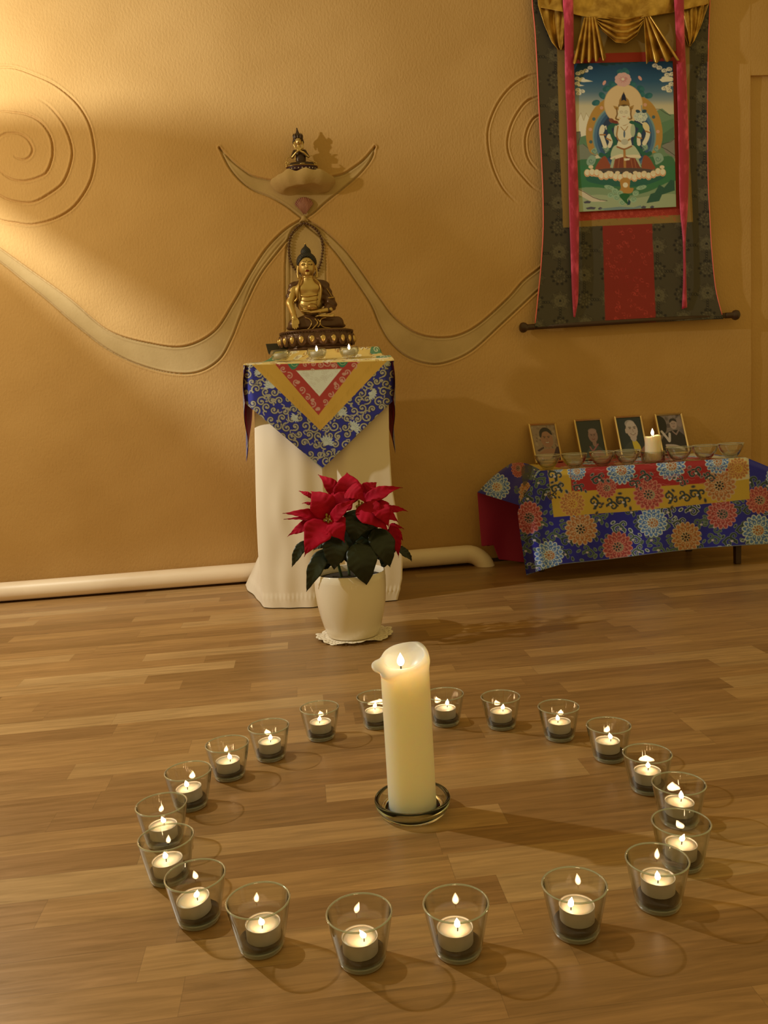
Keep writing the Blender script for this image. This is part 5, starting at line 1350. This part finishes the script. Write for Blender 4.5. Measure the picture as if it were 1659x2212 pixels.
# upper band
def f1(a, b):
    t = lerp_curve([(1158, -50), (1250, -55), (1350, -58), (1450, -60), (1536, -64)], a); l_ = lerp_curve([(1164, 16), (1215, 26), (1270, 38), (1350, 44), (1400, 36), (1450, 28), (1530, 8)], a)
    q = t*(1-b)+l_*b
    return P3(q[0], q[1], 2.911-0.008*math.sin(b*6.5+a*3)*b-0.006*math.sin(a*23+b*5)-0.004*math.sin(a*51)*b)
parts.append(sheet(f1, 150, 40))
# hanging side panels
def side(pts_out, pts_in, ph):
    def g(a, b):
        o_ = lerp_curve(pts_out, b); i_ = lerp_curve(pts_in, b); q = o_*(1-a)+i_*a
        return P3(q[0], q[1], 2.917-0.009*math.sin(a*9+b*2.5+ph)*(0.3+b)-0.004*math.sin(a*21+b*7))
    return sheet(g, 50, 50)
parts.append(side([(1158, -50), (1162, 12), (1176, 55), (1192, 92), (1206, 108)], [(1232, -50), (1236, 20), (1232, 60), (1226, 95), (1216, 108)], 0.3))
parts.append(side([(1536, -60), (1533, 2), (1516, 50), (1500, 88), (1490, 100)], [(1462, -60), (1466, 15), (1474, 55), (1482, 84), (1488, 100)], 1.2))
# swag between the two gathers
def f2_(a, b):
    t = lerp_curve([(1272, 36), (1310, 34), (1350, 40), (1380, 34), (1400, 32)], a); l_ = lerp_curve([(1284, 40), (1300, 66), (1330, 92), (1352, 94), (1376, 76), (1392, 44)], a)
    q = t*(1-b)+l_*b
    return P3(q[0], q[1], 2.905-0.016*math.sin(a*np.pi)*(0.4+0.6*b)-0.0055*math.sin(b*24+a*2.0))
parts.append(sheet(f2_, 60, 70))
def fan(tA, tB, bA, bB, ph, npl, Y, amp=0.011, lift=0.02):
    def g(a, b):
        t = np.array(tA)*(1-a)+np.array(tB)*a; l_ = np.array(bA)*(1-a)+np.array(bB)*a
        w = math.sin(a*npl*2*np.pi+ph)
        q = t*(1-b)+l_*b; q = q+np.array([0, 5.0*w*b*b])
        return P3(q[0], q[1], Y-lift*math.sin(b*2.6)*0.5-amp*w*(0.15+b))
    return sheet(g, 110, 40)
parts.append(fan((1262, 38), (1286, 36), (1238, 134), (1309, 127), 0.4, 4.5, 2.898))
parts.append(fan((1390, 36), (1404, 34), (1396, 134), (1467, 126), 2.0, 3.0, 2.898, 0.012))
V, F = join([(v, [tuple(x) for x in f_]) for v, f_ in parts])
sk = mk('silk_curtain', V, F, silk_m, scroll, solid=0.0014)
sk['label'] = 'gathered shiny gold silk curtain'
# ================================================================== low table with brocade cloth, right
RD = (196, 164, 108)
kd = lambda r, g, b: K(r, g, b, RD, 0.50)
tb = thing('low_table', (1.11, 2.72, 0), 'low dark wooden table standing against the wall, mostly hidden by its flowered cloth', 'table')
TZ = 0.349
mk('table_top', *box((1.11, 2.725, TZ-0.012), (0.66, 0.335, 0.02)), darkwood, tb, smooth=False, bevel=0.002)
lg = atz(1600, 1217, 0.0)
for x, y in ((0.795, 2.72), (lg[0]-0.012, lg[1]), (0.81, 2.86), (lg[0]-0.05, 2.86)):
    vb, fb_ = box((x+0.0, y, (TZ-0.022)/2), (0.026, 0.026, TZ-0.022)); vb = np.array(vb)
    c_ = np.array([x, y, 0]); low = vb[:, 2] < 0.01; vb[low, :2] = c_[:2]+(vb[low, :2]-c_[:2])*0.72
    mk('leg', vb, fb_, darkwood, tb, smooth=False, bevel=0.002)
Bl, Rd, Ye, Cr = kd(27, 26, 100), kd(170, 26, 26), kd(204, 146, 36), kd(214, 176, 106)
OUT, ORG, PNK, WB, LB, GRN, DGR, DK = kd(204, 152, 92), kd(186, 104, 44), kd(172, 58, 44), kd(206, 190, 144), kd(86, 112, 132), kd(72, 84, 56), kd(40, 52, 40), kd(30, 22, 16)
tcv = Canvas(1015, 940, 1715, 1262, 3.0, Bl)
r9 = np.random.default_rng(21)
def petals(c, x, y, r, n, kx, ky, col, a0=0.0, w=0.5, l=0.42):
    for k in range(n):
        a = a0+2*np.pi*k/n; c.ell(x+r*math.cos(a)*kx, y+r*math.sin(a)*ky, r*l, r*w*math.pi/n*1.35, col, math.atan2(math.sin(a)*ky, math.cos(a)*kx))
def bloom(c, x, y, r, kind, kx=1.0, ky=1.0):
    out, mid, cen, eye = {'o': (OUT, ORG, kd(180, 96, 40), DK), 'r': (kd(206, 116, 76), PNK, kd(150, 132, 78), DGR), 'w': (WB, LB, ORG, kd(170, 96, 40)),
                          'y': (kd(214, 150, 60), ORG, Ye, kd(176, 88, 28)), 'c': (WB, LB, Cr, ORG), 'g': (kd(206, 120, 90), PNK, GRN, DGR)}[kind]
    n1 = 16
    def ringp(rad, n, rr, rt, col, ph):
        for k in range(n):
            a = ph+2*np.pi*k/n; c.ell(x+rad*math.cos(a)*kx, y+rad*math.sin(a)*ky, rr, rt, col, math.atan2(math.sin(a)*ky, math.cos(a)*kx))
    c.ell(x, y, r*0.80*kx, r*0.80*ky, out)
    ringp(r*0.78, n1, r*0.235, r*0.165, out, 0.1); ringp(r*0.78, n1, r*0.165, r*0.105, mid, 0.1); ringp(r*0.70, n1, r*0.05, r*0.04, out, 0.1)
    ringp(r*0.52, 11, r*0.20, r*0.165, out, 0.3); ringp(r*0.52, 11, r*0.155, r*0.115, mid, 0.3); ringp(r*0.48, 11, r*0.045, r*0.045, out, 0.3)
    dk_ = 0.62*np.asarray(mid)
    ringp(r*0.655, n1, r*0.06, r*0.05, dk_, 0.1+np.pi/n1)
    c.ell(x+r*0.05*kx, y+r*0.02, r*0.37*kx, r*0.36*ky, out); c.ell(x+r*0.06*kx, y+r*0.02, r*0.32*kx, r*0.31*ky, cen)
    for k in range(8):
        a = 0.2+2*np.pi*k/8; px_, py_ = x-r*0.04+r*0.22*math.cos(a)*kx, y+r*0.22*math.sin(a)*ky
        c.ell(px_, py_, r*0.125, r*0.078, out, a); c.ell(px_, py_, r*0.09, r*0.05, eye, a)
    c.ell(x-r*0.04, y, r*0.09, r*0.08, eye)
def sprig(c, x, y, s, rot, sg, col, hi):
    R = np.array([[math.cos(rot), -math.sin(rot)], [math.sin(rot), math.cos(rot)]])
    T = lambda pts: (np.asarray(pts)*np.array([sg*s, s]))@R.T+np.array([x, y])
    for w, cc in ((0.42, hi), (0.26, col)):
        c.line(T(spl([(-1.0, 0.2), (-0.4, -0.15), (0.1, 0.1), (0.35, 0.5)], 6)), s*w*0.7, cc, 1); c.line(T(curl(0.25, -0.2, 0.55, 1.4, 0.9, 1)), s*w*0.75, cc, 1, 0, (1.1, 0.6)); c.line(T(curl(-0.45, 0.35, 0.42, 3.6, 0.85, -1)), s*w*0.65, cc, 1, 0, (1.1, 0.6))
        c.ell(*T([(0.95, 0.35)])[0], s*w*0.75, s*w*0.45, cc, rot+sg*0.8); c.ell(*T([(-0.95, -0.35)])[0], s*w*0.7, s*w*0.42, cc, rot-sg*0.6)
    c.ell(*T([(-0.1, 0.25)])[0], s*0.16, s*0.12, kd(206, 170, 132))
for y in np.arange(1040, 1262, 30):
    for x in np.arange(1030, 1715, 42):
        sprig(tcv, x+r9.normal(0, 5)+(21 if int(y/30) % 2 else 0), y+r9.normal(0, 4), r9.uniform(17, 21), r9.uniform(-0.6, 0.6), r9.choice([-1, 1]), GRN if r9.random() < 0.6 else DGR, kd(120, 118, 88) if r9.random() < 0.7 else kd(196, 180, 140))
for x, y, r, k_ in ((1255, 1143, 35, 'o'), (1334, 1181, 33, 'r'), (1409, 1129, 32, 'w'), (1482, 1160, 33, 'o'), (1559, 1110, 33, 'g'), (1636, 1145, 34, 'w'), (1186, 1199, 31, 'w'), (1640, 1080, 30, 'r'), (1698, 1110, 32, 'o'), (1690, 1165, 26, 'g'), (1676, 1030, 22, 'w')):
    bloom(tcv, x, y, r, k_)
bloom(tcv, 1143, 1118, 34, 'g', 0.8, 1.05)
# yellow and red bands sewn on
tcv.poly([(1160, 940), (1183, 1016), (1196, 1117), (1410, 1100), (1619, 1078), (1616, 985), (1616, 940)], Ye)
tcv.poly([(1230, 940), (1231, 1008), (1235, 1062), (1400, 1052), (1576, 1040), (1573, 996), (1573, 940)], Rd)
tcv.poly([(1574, 940), (1574, 1000), (1577, 1040), (1619, 1034), (1616, 985), (1616, 940)], Cr)
for x, y, r, k_ in ((1401, 1068, 34, 'r'), (1236, 1088, 28, 'y'), (1555, 1049, 35, 'o'), (1341, 1016, 31, 'w'), (1449, 1006, 32, 'w'), (1549, 997, 27, 'w'), (1245, 1018, 20, 'w'), (1594, 1012, 24, 'y'), (1310, 1054, 22, 'r'), (1205, 1010, 12, 'c')):
    bloom(tcv, x, y, r, k_)
for x, y, s_, rot, sg in ((1290, 1090, 15, 1.3, 1), (1318, 1086, 14, 0.2, -1), (1350, 1082, 16, 0.6, 1), (1452, 1078, 15, 1.3, 1), (1475, 1070, 14, 0.1, -1), (1510, 1066, 16, 0.5, 1), (1296, 1032, 15, 0, 1), (1390, 1026, 14, 0.2, -1), (1374, 1044, 12, 0.5, 1), (1505, 1018, 15, 0.1, 1), (1470, 1036, 12, 0.6, -1), (1253, 1052, 12, 0.3, 1), (1202, 1028, 15, 0.8, 1), (1208, 1052, 15, 0.2, 1), (1530, 1028, 12, 0.2, -1), (1196, 1070, 10, 0, 1)):
    sprig(tcv, x, y, s_*1.22, rot, sg, DGR, kd(150, 100, 50) if y > 1056 else kd(150, 120, 92))
for k in range(34):
    x, y = r9.uniform(1240, 1570), r9.uniform(1004, 1050); tcv.line([(x-10, y), (x-3, y-2), (x+4, y+1), (x+11, y-1)], 1.1, kd(196, 92, 70), 0.7)
tcv.line([(1574, 985), (1577, 1040)], 1.5, kd(190, 130, 60)); tcv.line([(1231, 1008), (1235, 1062)], 1.2, kd(150, 70, 30))
tcv.line([(1137, 1241), (1160, 1237), (1212, 1219), (1317, 1208), (1428, 1194), (1517, 1184), (1700, 1171)], 2.5, kd(150, 140, 110), 0.7)
tcm = vcol_mat('flowered_brocade', 0.62, 0.0, (700, 0.22, 0.0008), Sheen_Weight=0.12)
ns, nt = 520, 190
s = np.linspace(0, 1, ns)[:, None]; t = np.linspace(0, 1, nt)[None]
xl_ = np.interp(t, [0, 0.28, 0.40, 0.62, 1.0], [1167, 1126, 1118, 1124, 1137])
UX = xl_+(1712-xl_)*s**1.0
top_y = np.interp(UX, [1110, 1167, 1610, 1640, 1715], [1019, 1017, 988, 1000, 1032])
bot_y = np.interp(UX, [1118, 1137, 1165, 1212, 1317, 1428, 1517, 1659, 1715], [1243, 1243, 1233, 1219, 1208, 1194, 1184, 1175, 1171])
bx_s = np.interp(s, [0, 1], [1137, 1712]); bot_s = np.interp(1137+(1712-1137)*s, [1118, 1137, 1165, 1212, 1317, 1428, 1517, 1659, 1715], [1243, 1243, 1233, 1219, 1208, 1194, 1184, 1175, 1171])
tp_s = np.interp(1167+(1712-1167)*s, [1110, 1167, 1610, 1640, 1715], [1019, 1017, 988, 1000, 1032])
UYv = tp_s*(1-t)+bot_s*t
rnd = 1-smooth_step(t, 0, 0.07)
Yd = 2.551+0.010*rnd+0.012*np.sin(s*7+0.6)*t+0.010*np.sin(s*19+t*2)*t**2+0.055*np.exp(-(s/0.035)**2)*(0.3+t)*0.9+0.03*np.exp(-((1-s)/0.08)**2)*0
Yd = Yd-0.018*np.exp(-((s-0.05)/0.03)**2)*t
UVt = np.stack([UX, UYv], -1)
V = onplane(UVt, Yd)
tc2 = mk('table_cloth', V.reshape(-1, 3), grid_faces(ns, nt), tcm, cols=tcv.sample(UX, UYv), solid=0.0016)
tag(tc2, 'flowered blue, yellow and red brocade cloth over the low table under the scroll', 'cloth')
# top of the cloth
nt2 = 60
q = np.linspace(0, 1, nt2)[None]
F0_ = V[:, 0]
keep = np.linspace(0, 1, ns)
Xt = F0_[:, :1]+(np.clip(F0_[:, :1], 0.775, 1.47)*1.0-F0_[:, :1])*q
Yt = F0_[:, 1:2]*(1-q)+2.895*q
Zt = F0_[:, 2:3]+(0.3545-F0_[:, 2:3])*smooth_step(q, 0, 0.16)
right_drop = np.clip((F0_[:, :1]-1.437)/0.1, 0, 1); Zt = Zt*(1-right_drop)+(F0_[:, 2:3]+0.0*q)*right_drop
tt_ = Canvas(0, 0, 560, 90, 2.0, Rd)
for k in range(9): bloom(tt_, 30+62*k, 12 if k % 2 else 70, 30, 'wo'[k % 2])
for k in range(30): sprig(tt_, r9.uniform(0, 560), r9.uniform(0, 90), 12, r9.uniform(-1, 1), 1, DGR, kd(170, 90, 60))
tt_.poly([(0, 0), (66, 0), (66, 90), (0, 90)], Ye); tt_.poly([(405, 0), (445, 0), (445, 90), (405, 90)], Cr); tt_.poly([(445, 0), (560, 0), (560, 90), (445, 90)], Bl)
for k in range(6): sprig(tt_, r9.uniform(448, 556), r9.uniform(5, 85), 15, r9.uniform(-1, 1), 1, GRN, kd(120, 118, 88))
c_ = mk('cloth_top', np.stack([Xt, np.broadcast_to(Yt, Xt.shape), Zt], -1).reshape(-1, 3), grid_faces(ns, nt2), tcm, tc2, cols=tt_.sample(np.broadcast_to(keep[:, None]*556, Xt.shape), np.broadcast_to(q*88, Xt.shape)), solid=0.0016)
c_['label'] = 'red flowered top of the cloth'
# left end: fold standing out over the side, red lining behind
A = [at(1104, 1002, 2.86), at(1168, 1016, 2.562), at(1129, 1094, 2.600), at(1032, 1064, 2.875)]
mid_top = at(1128, 1000, 2.70)
n1, n2 = 110, 90
u = np.linspace(0, 1, n1)[:, None, None]; w = np.linspace(0, 1, n2)[None, :, None]
G = (A[0]*(1-u)+A[1]*u)*(1-w)+(A[3]*(1-u)+A[2]*u)*w
G[..., 2] += (0.012*np.sin(u*np.pi)*(1-w)+0.016*np.sin(w*np.pi)*(0.5+0.5*np.sin(u*9)))[..., 0]
g_px = pxof(G)
cA = Canvas(1015, 980, 1180, 1110, 3.0, Bl)
for k in range(14): sprig(cA, r9.uniform(1040, 1175), r9.uniform(990, 1100), 12, r9.uniform(-1, 1), 1, GRN, kd(120, 118, 88))
bloom(cA, 1074, 1052, 29, 'c'); bloom(cA, 1120, 1012, 20, 'r', 0.7, 1); bloom(cA, 1136, 1066, 24, 'o', 0.5, 1.1); bloom(cA, 1168, 1040, 24, 'w', 0.5, 1); cA.poly([(1128, 1010), (1150, 1006), (1146, 1030), (1132, 1050)], kd(60, 56, 40), 0.8, 4)
o = mk('side_fold', G.reshape(-1, 3), grid_faces(n1, n2), tcm, tc2, cols=cA.sample(g_px[..., 0], g_px[..., 1]), solid=0.0016)
B = [at(1031, 1063, 2.884), at(1132, 1090, 2.884), at(1140, 1214, 2.884), at(1041, 1207, 2.884)]
G = (B[0]*(1-u)+B[1]*u)*(1-w)+(B[3]*(1-u)+B[2]*u)*w
G[..., 1] += (-0.012*np.sin(u*7+w*1.5)*w)[..., 0]
lift_ = np.interp(u[..., 0], [0, 0.28, 0.42, 1], [0.075, 0.075, 0.004, 0.0])
G[..., 2] = np.maximum(G[..., 2], lift_)
lo2 = mk('lining', G.reshape(-1, 3), grid_faces(n1, n2), lining_m, tc2, solid=0.0016); lo2['label'] = 'plain dark red lining hanging at the back'

# ------------------------------------------------------------------ seven water bowls
water_m = clear_glass('water', (0.95, 0.95, 0.93), (0.84, 0.84, 0.80), 2.6)
bowl_rim_m = clear_glass('bowl_rim', (0.88, 0.90, 0.86), (0.70, 0.72, 0.68), 7.0, 0.20)
BW = [(1183.7, 1012), (1241, 1010.5), (1301, 1006), (1355, 1003), (1467, 997), (1523, 992), (1579, 988)]
SAY = ['leftmost, in front of the first framed photo', 'second from the left end of the row', 'third from the left, below the second framed photo', 'just left of the white candle', 'just right of the white candle', 'second from the right end of the row', 'rightmost, at the right end of the table']
for i, (u_, v_) in enumerate(BW):
    p = atz(u_, v_, 0.3575); p[1] = min(max(p[1], 2.585), 2.625); p = at(u_, v_, p[1]); p[2] = 0.3575
    b = thing('water_bowl', p, 'small clear glass bowl of water, '+SAY[i], 'bowl', 'water bowls on the low table')
    pr = [(0.0, 0.0), (0.015, 0.0), (0.0175, 0.003), (0.026, 0.011), (0.034, 0.023), (0.0385, 0.034), (0.0395, 0.036), (0.0410, 0.0440), (0.0412, 0.0455), (0.0398, 0.0455), (0.0385, 0.037), (0.037, 0.034), (0.0325, 0.023), (0.0245, 0.012), (0.013, 0.0045), (0.0, 0.004)]
    mk('glass_bowl', *lathe(pr, 48), bowl_glass_m, b, local=True)
    a_ = np.linspace(0, 2*np.pi, 9, endpoint=False)
    mk('glass_rim', *lathe([(0.0405+0.0012*math.cos(q_), 0.0455+0.0012*math.sin(q_)) for q_ in a_]+[(0.0417, 0.0455)], 56), bowl_rim_m, b, local=True)
    hw = 0.030 if i < 4 else 0.024
    rw = np.interp(hw, [0.0045, 0.012, 0.023, 0.034], [0.013, 0.0245, 0.0325, 0.037])-0.0006
    mk('water', *lathe([(0.0, 0.0052), (0.012, 0.0054), (0.0238, 0.0125), (min(rw, 0.0318), min(hw-0.001, 0.0232)), (rw, hw), (rw-0.002, hw-0.0006), (0.0, hw-0.0008)], 40), water_m, b, local=True)
# candle in its glass among them
p = at(1411, 997, 2.605); p[2] = 0.3592
cs_ = thing('candle_glass', p, 'round shallow glass holding the lit white candle between the water bowls', 'candle holder')
mk('glass_wall', *lathe([(0.0, 0.0), (0.034, 0.0), (0.0375, 0.004), (0.0385, 0.033), (0.0388, 0.035), (0.0372, 0.035), (0.036, 0.006), (0.0, 0.0045)], 48), bowl_glass_m, cs_, local=True)
p2 = p+np.array([0, 0, 0.0048])
wc = thing('white_candle', p2, 'short lit white candle between the water bowls, before the framed photos', 'candle')
f = Field((-31, -31, -1), (31, 31, 95), 1.0)
d = np.sqrt(f.X**2+f.Y**2)-25.5+0*f.Z
top_ = 79+2.2*np.cos(np.arctan2(f.Y, f.X)*1.0-0.2)+1.6*np.sin(np.arctan2(f.Y, f.X)*3)
d = smax(d, f.Z-top_, 2.0); d = smax(d, -f.ell((-1, 0, 88), (21, 21, 15)), 2.0); d = smax(d, -f.Z, 0.5)
P, Q = f.mesh(d)
wcm = mat('white_wax', (0.88, 0.80, 0.62), 0.35, 0.0, Subsurface_Weight=0.8, Subsurface_Radius=(0.020, 0.012, 0.006), Subsurface_Scale=1.0)
mk('wax_body', P*0.001, Q, wcm, wc, local=True)
mk('wick', *tube([(-0.001, 0, 0.073), (-0.001, 0, 0.083)], 0.0009, 6), wick_m, wc, local=True)
mk('flame', *lathe(flame_prof(0.024, 0.0046), 14, (-0.001, 0, 0.0805)), big_flame, wc, local=True)

# ------------------------------------------------------------------ four framed photographs leaning on the wall
frame_m = mat('brushed_gold_frame', (0.80, 0.62, 0.30), 0.32, 0.9)
def portrait(i):
    c = Canvas(0, 0, 100, 140, 1.6, kd(150, 108, 66))
    sk_ = kd(*[(158, 98, 58), (150, 100, 74), (196, 154, 116), (176, 132, 98)][i]); dkk = kd(30, 20, 16)
    if i == 0:
        for k in range(40): c.ell(r9.uniform(0, 100), r9.uniform(0, 90), r9.uniform(2, 8), r9.uniform(2, 6), kd(*[(170, 128, 78), (128, 88, 54), (96, 62, 42)][r9.integers(3)]), r9.uniform(0, 3), 0.7)
        c.poly([(0, 140), (8, 118), (30, 100), (55, 92), (92, 100), (100, 140)], sk_, 1, 4); c.poly([(50, 140), (72, 118), (90, 88), (104, 95), (104, 145)], kd(62, 26, 30), 1, 3); c.poly([(10, 96), (38, 84), (40, 90), (16, 102)], kd(70, 34, 30))
        c.ell(57, 56, 25, 33, sk_, -0.15); c.poly([(30, 44), (34, 22), (52, 10), (72, 16), (82, 36), (78, 40), (62, 26), (44, 30), (36, 48)], kd(44, 28, 20), 1, 4)
        ex, ey, mw = 57, 50, 10; my = 68
    elif i == 1:
        c.a[:] = kd(44, 42, 32); c.poly([(10, 140), (28, 112), (46, 94), (64, 92), (88, 108), (100, 140)], kd(64, 64, 50), 1, 4); c.poly([(44, 140), (50, 118), (80, 112), (94, 128), (96, 140)], kd(134, 52, 56), 1, 4)
        c.line([(40, 98), (50, 112), (74, 90)], 5, kd(160, 84, 72), 1, 5); c.ell(61, 84, 8, 14, sk_); c.ell(60, 58, 19, 25, sk_); c.ell(60, 40, 17, 10, kd(166, 116, 88), 0, 0.7)
        ex, ey, mw, my = 60, 56, 7, 70
    elif i == 2:
        c.a[:] = kd(40, 44, 38); c.poly([(0, 140), (22, 104), (46, 88), (66, 90), (80, 140)], kd(58, 56, 44), 1, 4); c.poly([(50, 86), (64, 84), (80, 110), (76, 140), (58, 140)], kd(214, 164, 44), 1, 3)
        c.poly([(66, 140), (80, 122), (96, 108), (104, 112), (104, 140)], kd(150, 94, 66), 1, 4); c.ell(58, 74, 13, 16, sk_); c.ell(57, 46, 23, 32, sk_, -0.1); c.ell(52, 24, 20, 14, kd(206, 168, 130), 0, 0.6); c.ell(33, 50, 4, 9, sk_)
        ex, ey, mw, my = 59, 42, 11, 62
    else:
        c.a[:] = kd(128, 98, 74)
        for k in range(24): c.ell(r9.uniform(30, 100), r9.uniform(0, 50), r9.uniform(4, 10), r9.uniform(4, 8), kd(*[(150, 116, 90), (96, 70, 54), (70, 48, 40)][r9.integers(3)]), 0, 0.7)
        c.poly([(0, 140), (4, 90), (40, 62), (86, 60), (100, 92), (100, 140)], kd(40, 28, 26), 1, 3); c.poly([(0, 66), (0, 6), (22, 6), (34, 26), (30, 58), (14, 70)], kd(26, 18, 16), 1, 4); c.ell(88, 30, 12, 16, kd(150, 112, 86)); c.poly([(78, 60), (92, 50), (104, 60), (100, 80)], kd(110, 84, 70))
        c.line([(10, 60), (26, 84), (34, 96), (40, 70)], 9, kd(206, 168, 128), 1, 5); c.line([(20, 112), (54, 116), (84, 128)], 10, kd(186, 146, 108), 1, 5); c.ell(62, 36, 14, 18, sk_); c.poly([(48, 30), (52, 16), (70, 14), (78, 28), (62, 22)], kd(48, 34, 28), 1, 4); c.line([(54, 62), (66, 74), (78, 60)], 5, kd(150, 108, 84))
        ex, ey, mw, my = 62, 34, 5, 44
    s_ = mw/10
    for sx_ in (-1, 1):
        c.line([(ex+sx_*4*s_*1.0, ey-4*s_), (ex+sx_*13*s_, ey-5*s_)], 2.6*s_, dkk, 0.8); c.ell(ex+sx_*8.5*s_, ey, 4*s_, 1.7*s_, dkk, 0, 0.8)
    c.line([(ex+1, ey+3*s_), (ex+2, ey+11*s_)], 2.2*s_, kd(120, 74, 48), 0.7); c.line([(ex-mw*0.8, my-1), (ex, my+2.5*s_), (ex+mw*0.8, my-1)], 3.2*s_, kd(120, 50, 40), 0.9, 4)
    if i in (0, 2): c.line([(ex-mw*0.6, my-0.5), (ex, my+1.5), (ex+mw*0.6, my-0.5)], 1.6, kd(222, 200, 170), 0.9, 4)
    return c
FRM = [((1141, 916), (1201, 913.5), (1217, 1000), (1158, 1003)), ((1239, 907), (1299, 903.5), (1315, 994), (1256, 997)), ((1326, 900), (1385.5, 896.5), (1402, 989), (1343, 992)), ((1413.5, 895), (1473, 891.5), (1491.5, 983), (1431, 986))]
FS = ['gold-framed photo of a smiling person with a bare shoulder, leftmost of the four', 'gold-framed photo of an older bald person in dark robes, second of four', 'gold-framed photo of a laughing person with a yellow shirt, left of the white candle', 'gold-framed brownish photo of several people, rightmost of the four, behind the white candle']
for i, q4 in enumerate(FRM):
    TL, TR = at(*q4[0], 2.944), at(*q4[1], 2.944); BR, BL = at(*q4[2], 2.858), at(*q4[3], 2.858)
    BR[2] = BL[2] = 0.3592
    fr = thing('photo_frame', (BL+BR)/2, FS[i], 'photo frame', 'framed photos on the low table')
    N = np.cross(TR-TL, BL-TL); N /= np.linalg.norm(N); N = N if N[1] < 0 else -N
    def bi(a, b): return (TL*(1-a)+TR*a)*(1-b)+(BL*(1-a)+BR*a)*b
    e1, e2 = 0.068, 0.042; bars = []
    ring = [(0, 0), (1, 0), (1, 1), (0, 1)]; inn = [(e1, e2), (1-e1, e2), (1-e1, 1-e2), (e1, 1-e2)]
    Vf = [bi(*r_) for r_ in ring]+[bi(*r_) for r_ in inn]; Vf = np.array(Vf)
    mo = (Vf[:4]+Vf[4:])/2
    Vall = np.vstack([Vf[:4]-N*0.008, Vf[:4]+N*0.002, mo+N*0.005, Vf[4:]+N*0.001, Vf[4:]-N*0.003])
    Ff = []
    for k in range(4):
        j = (k+1) % 4
        for a in range(4): Ff.append((a*4+k, a*4+j, (a+1)*4+j, (a+1)*4+k))
    Ff.append((0, 1, 2, 3))
    mk('frame', Vall, Ff, frame_m, fr, smooth=False)
    m1, m2 = 64, 90
    a = np.linspace(e1*0.8, 1-e1*0.8, m1)[:, None, None]; b = np.linspace(e2*0.8, 1-e2*0.8, m2)[None, :, None]
    G = (TL*(1-a)+TR*a)*(1-b)+(BL*(1-a)+BR*a)*b-N*0.0015
    cc = portrait(i)
    mk('photo', G.reshape(-1, 3), grid_faces(m1, m2), vcol_mat('photo_print', 0.35), fr, cols=cc.sample(np.broadcast_to(np.linspace(0, 100, m1)[:, None], (m1, m2)), np.broadcast_to(np.linspace(0, 140, m2)[None], (m1, m2))))
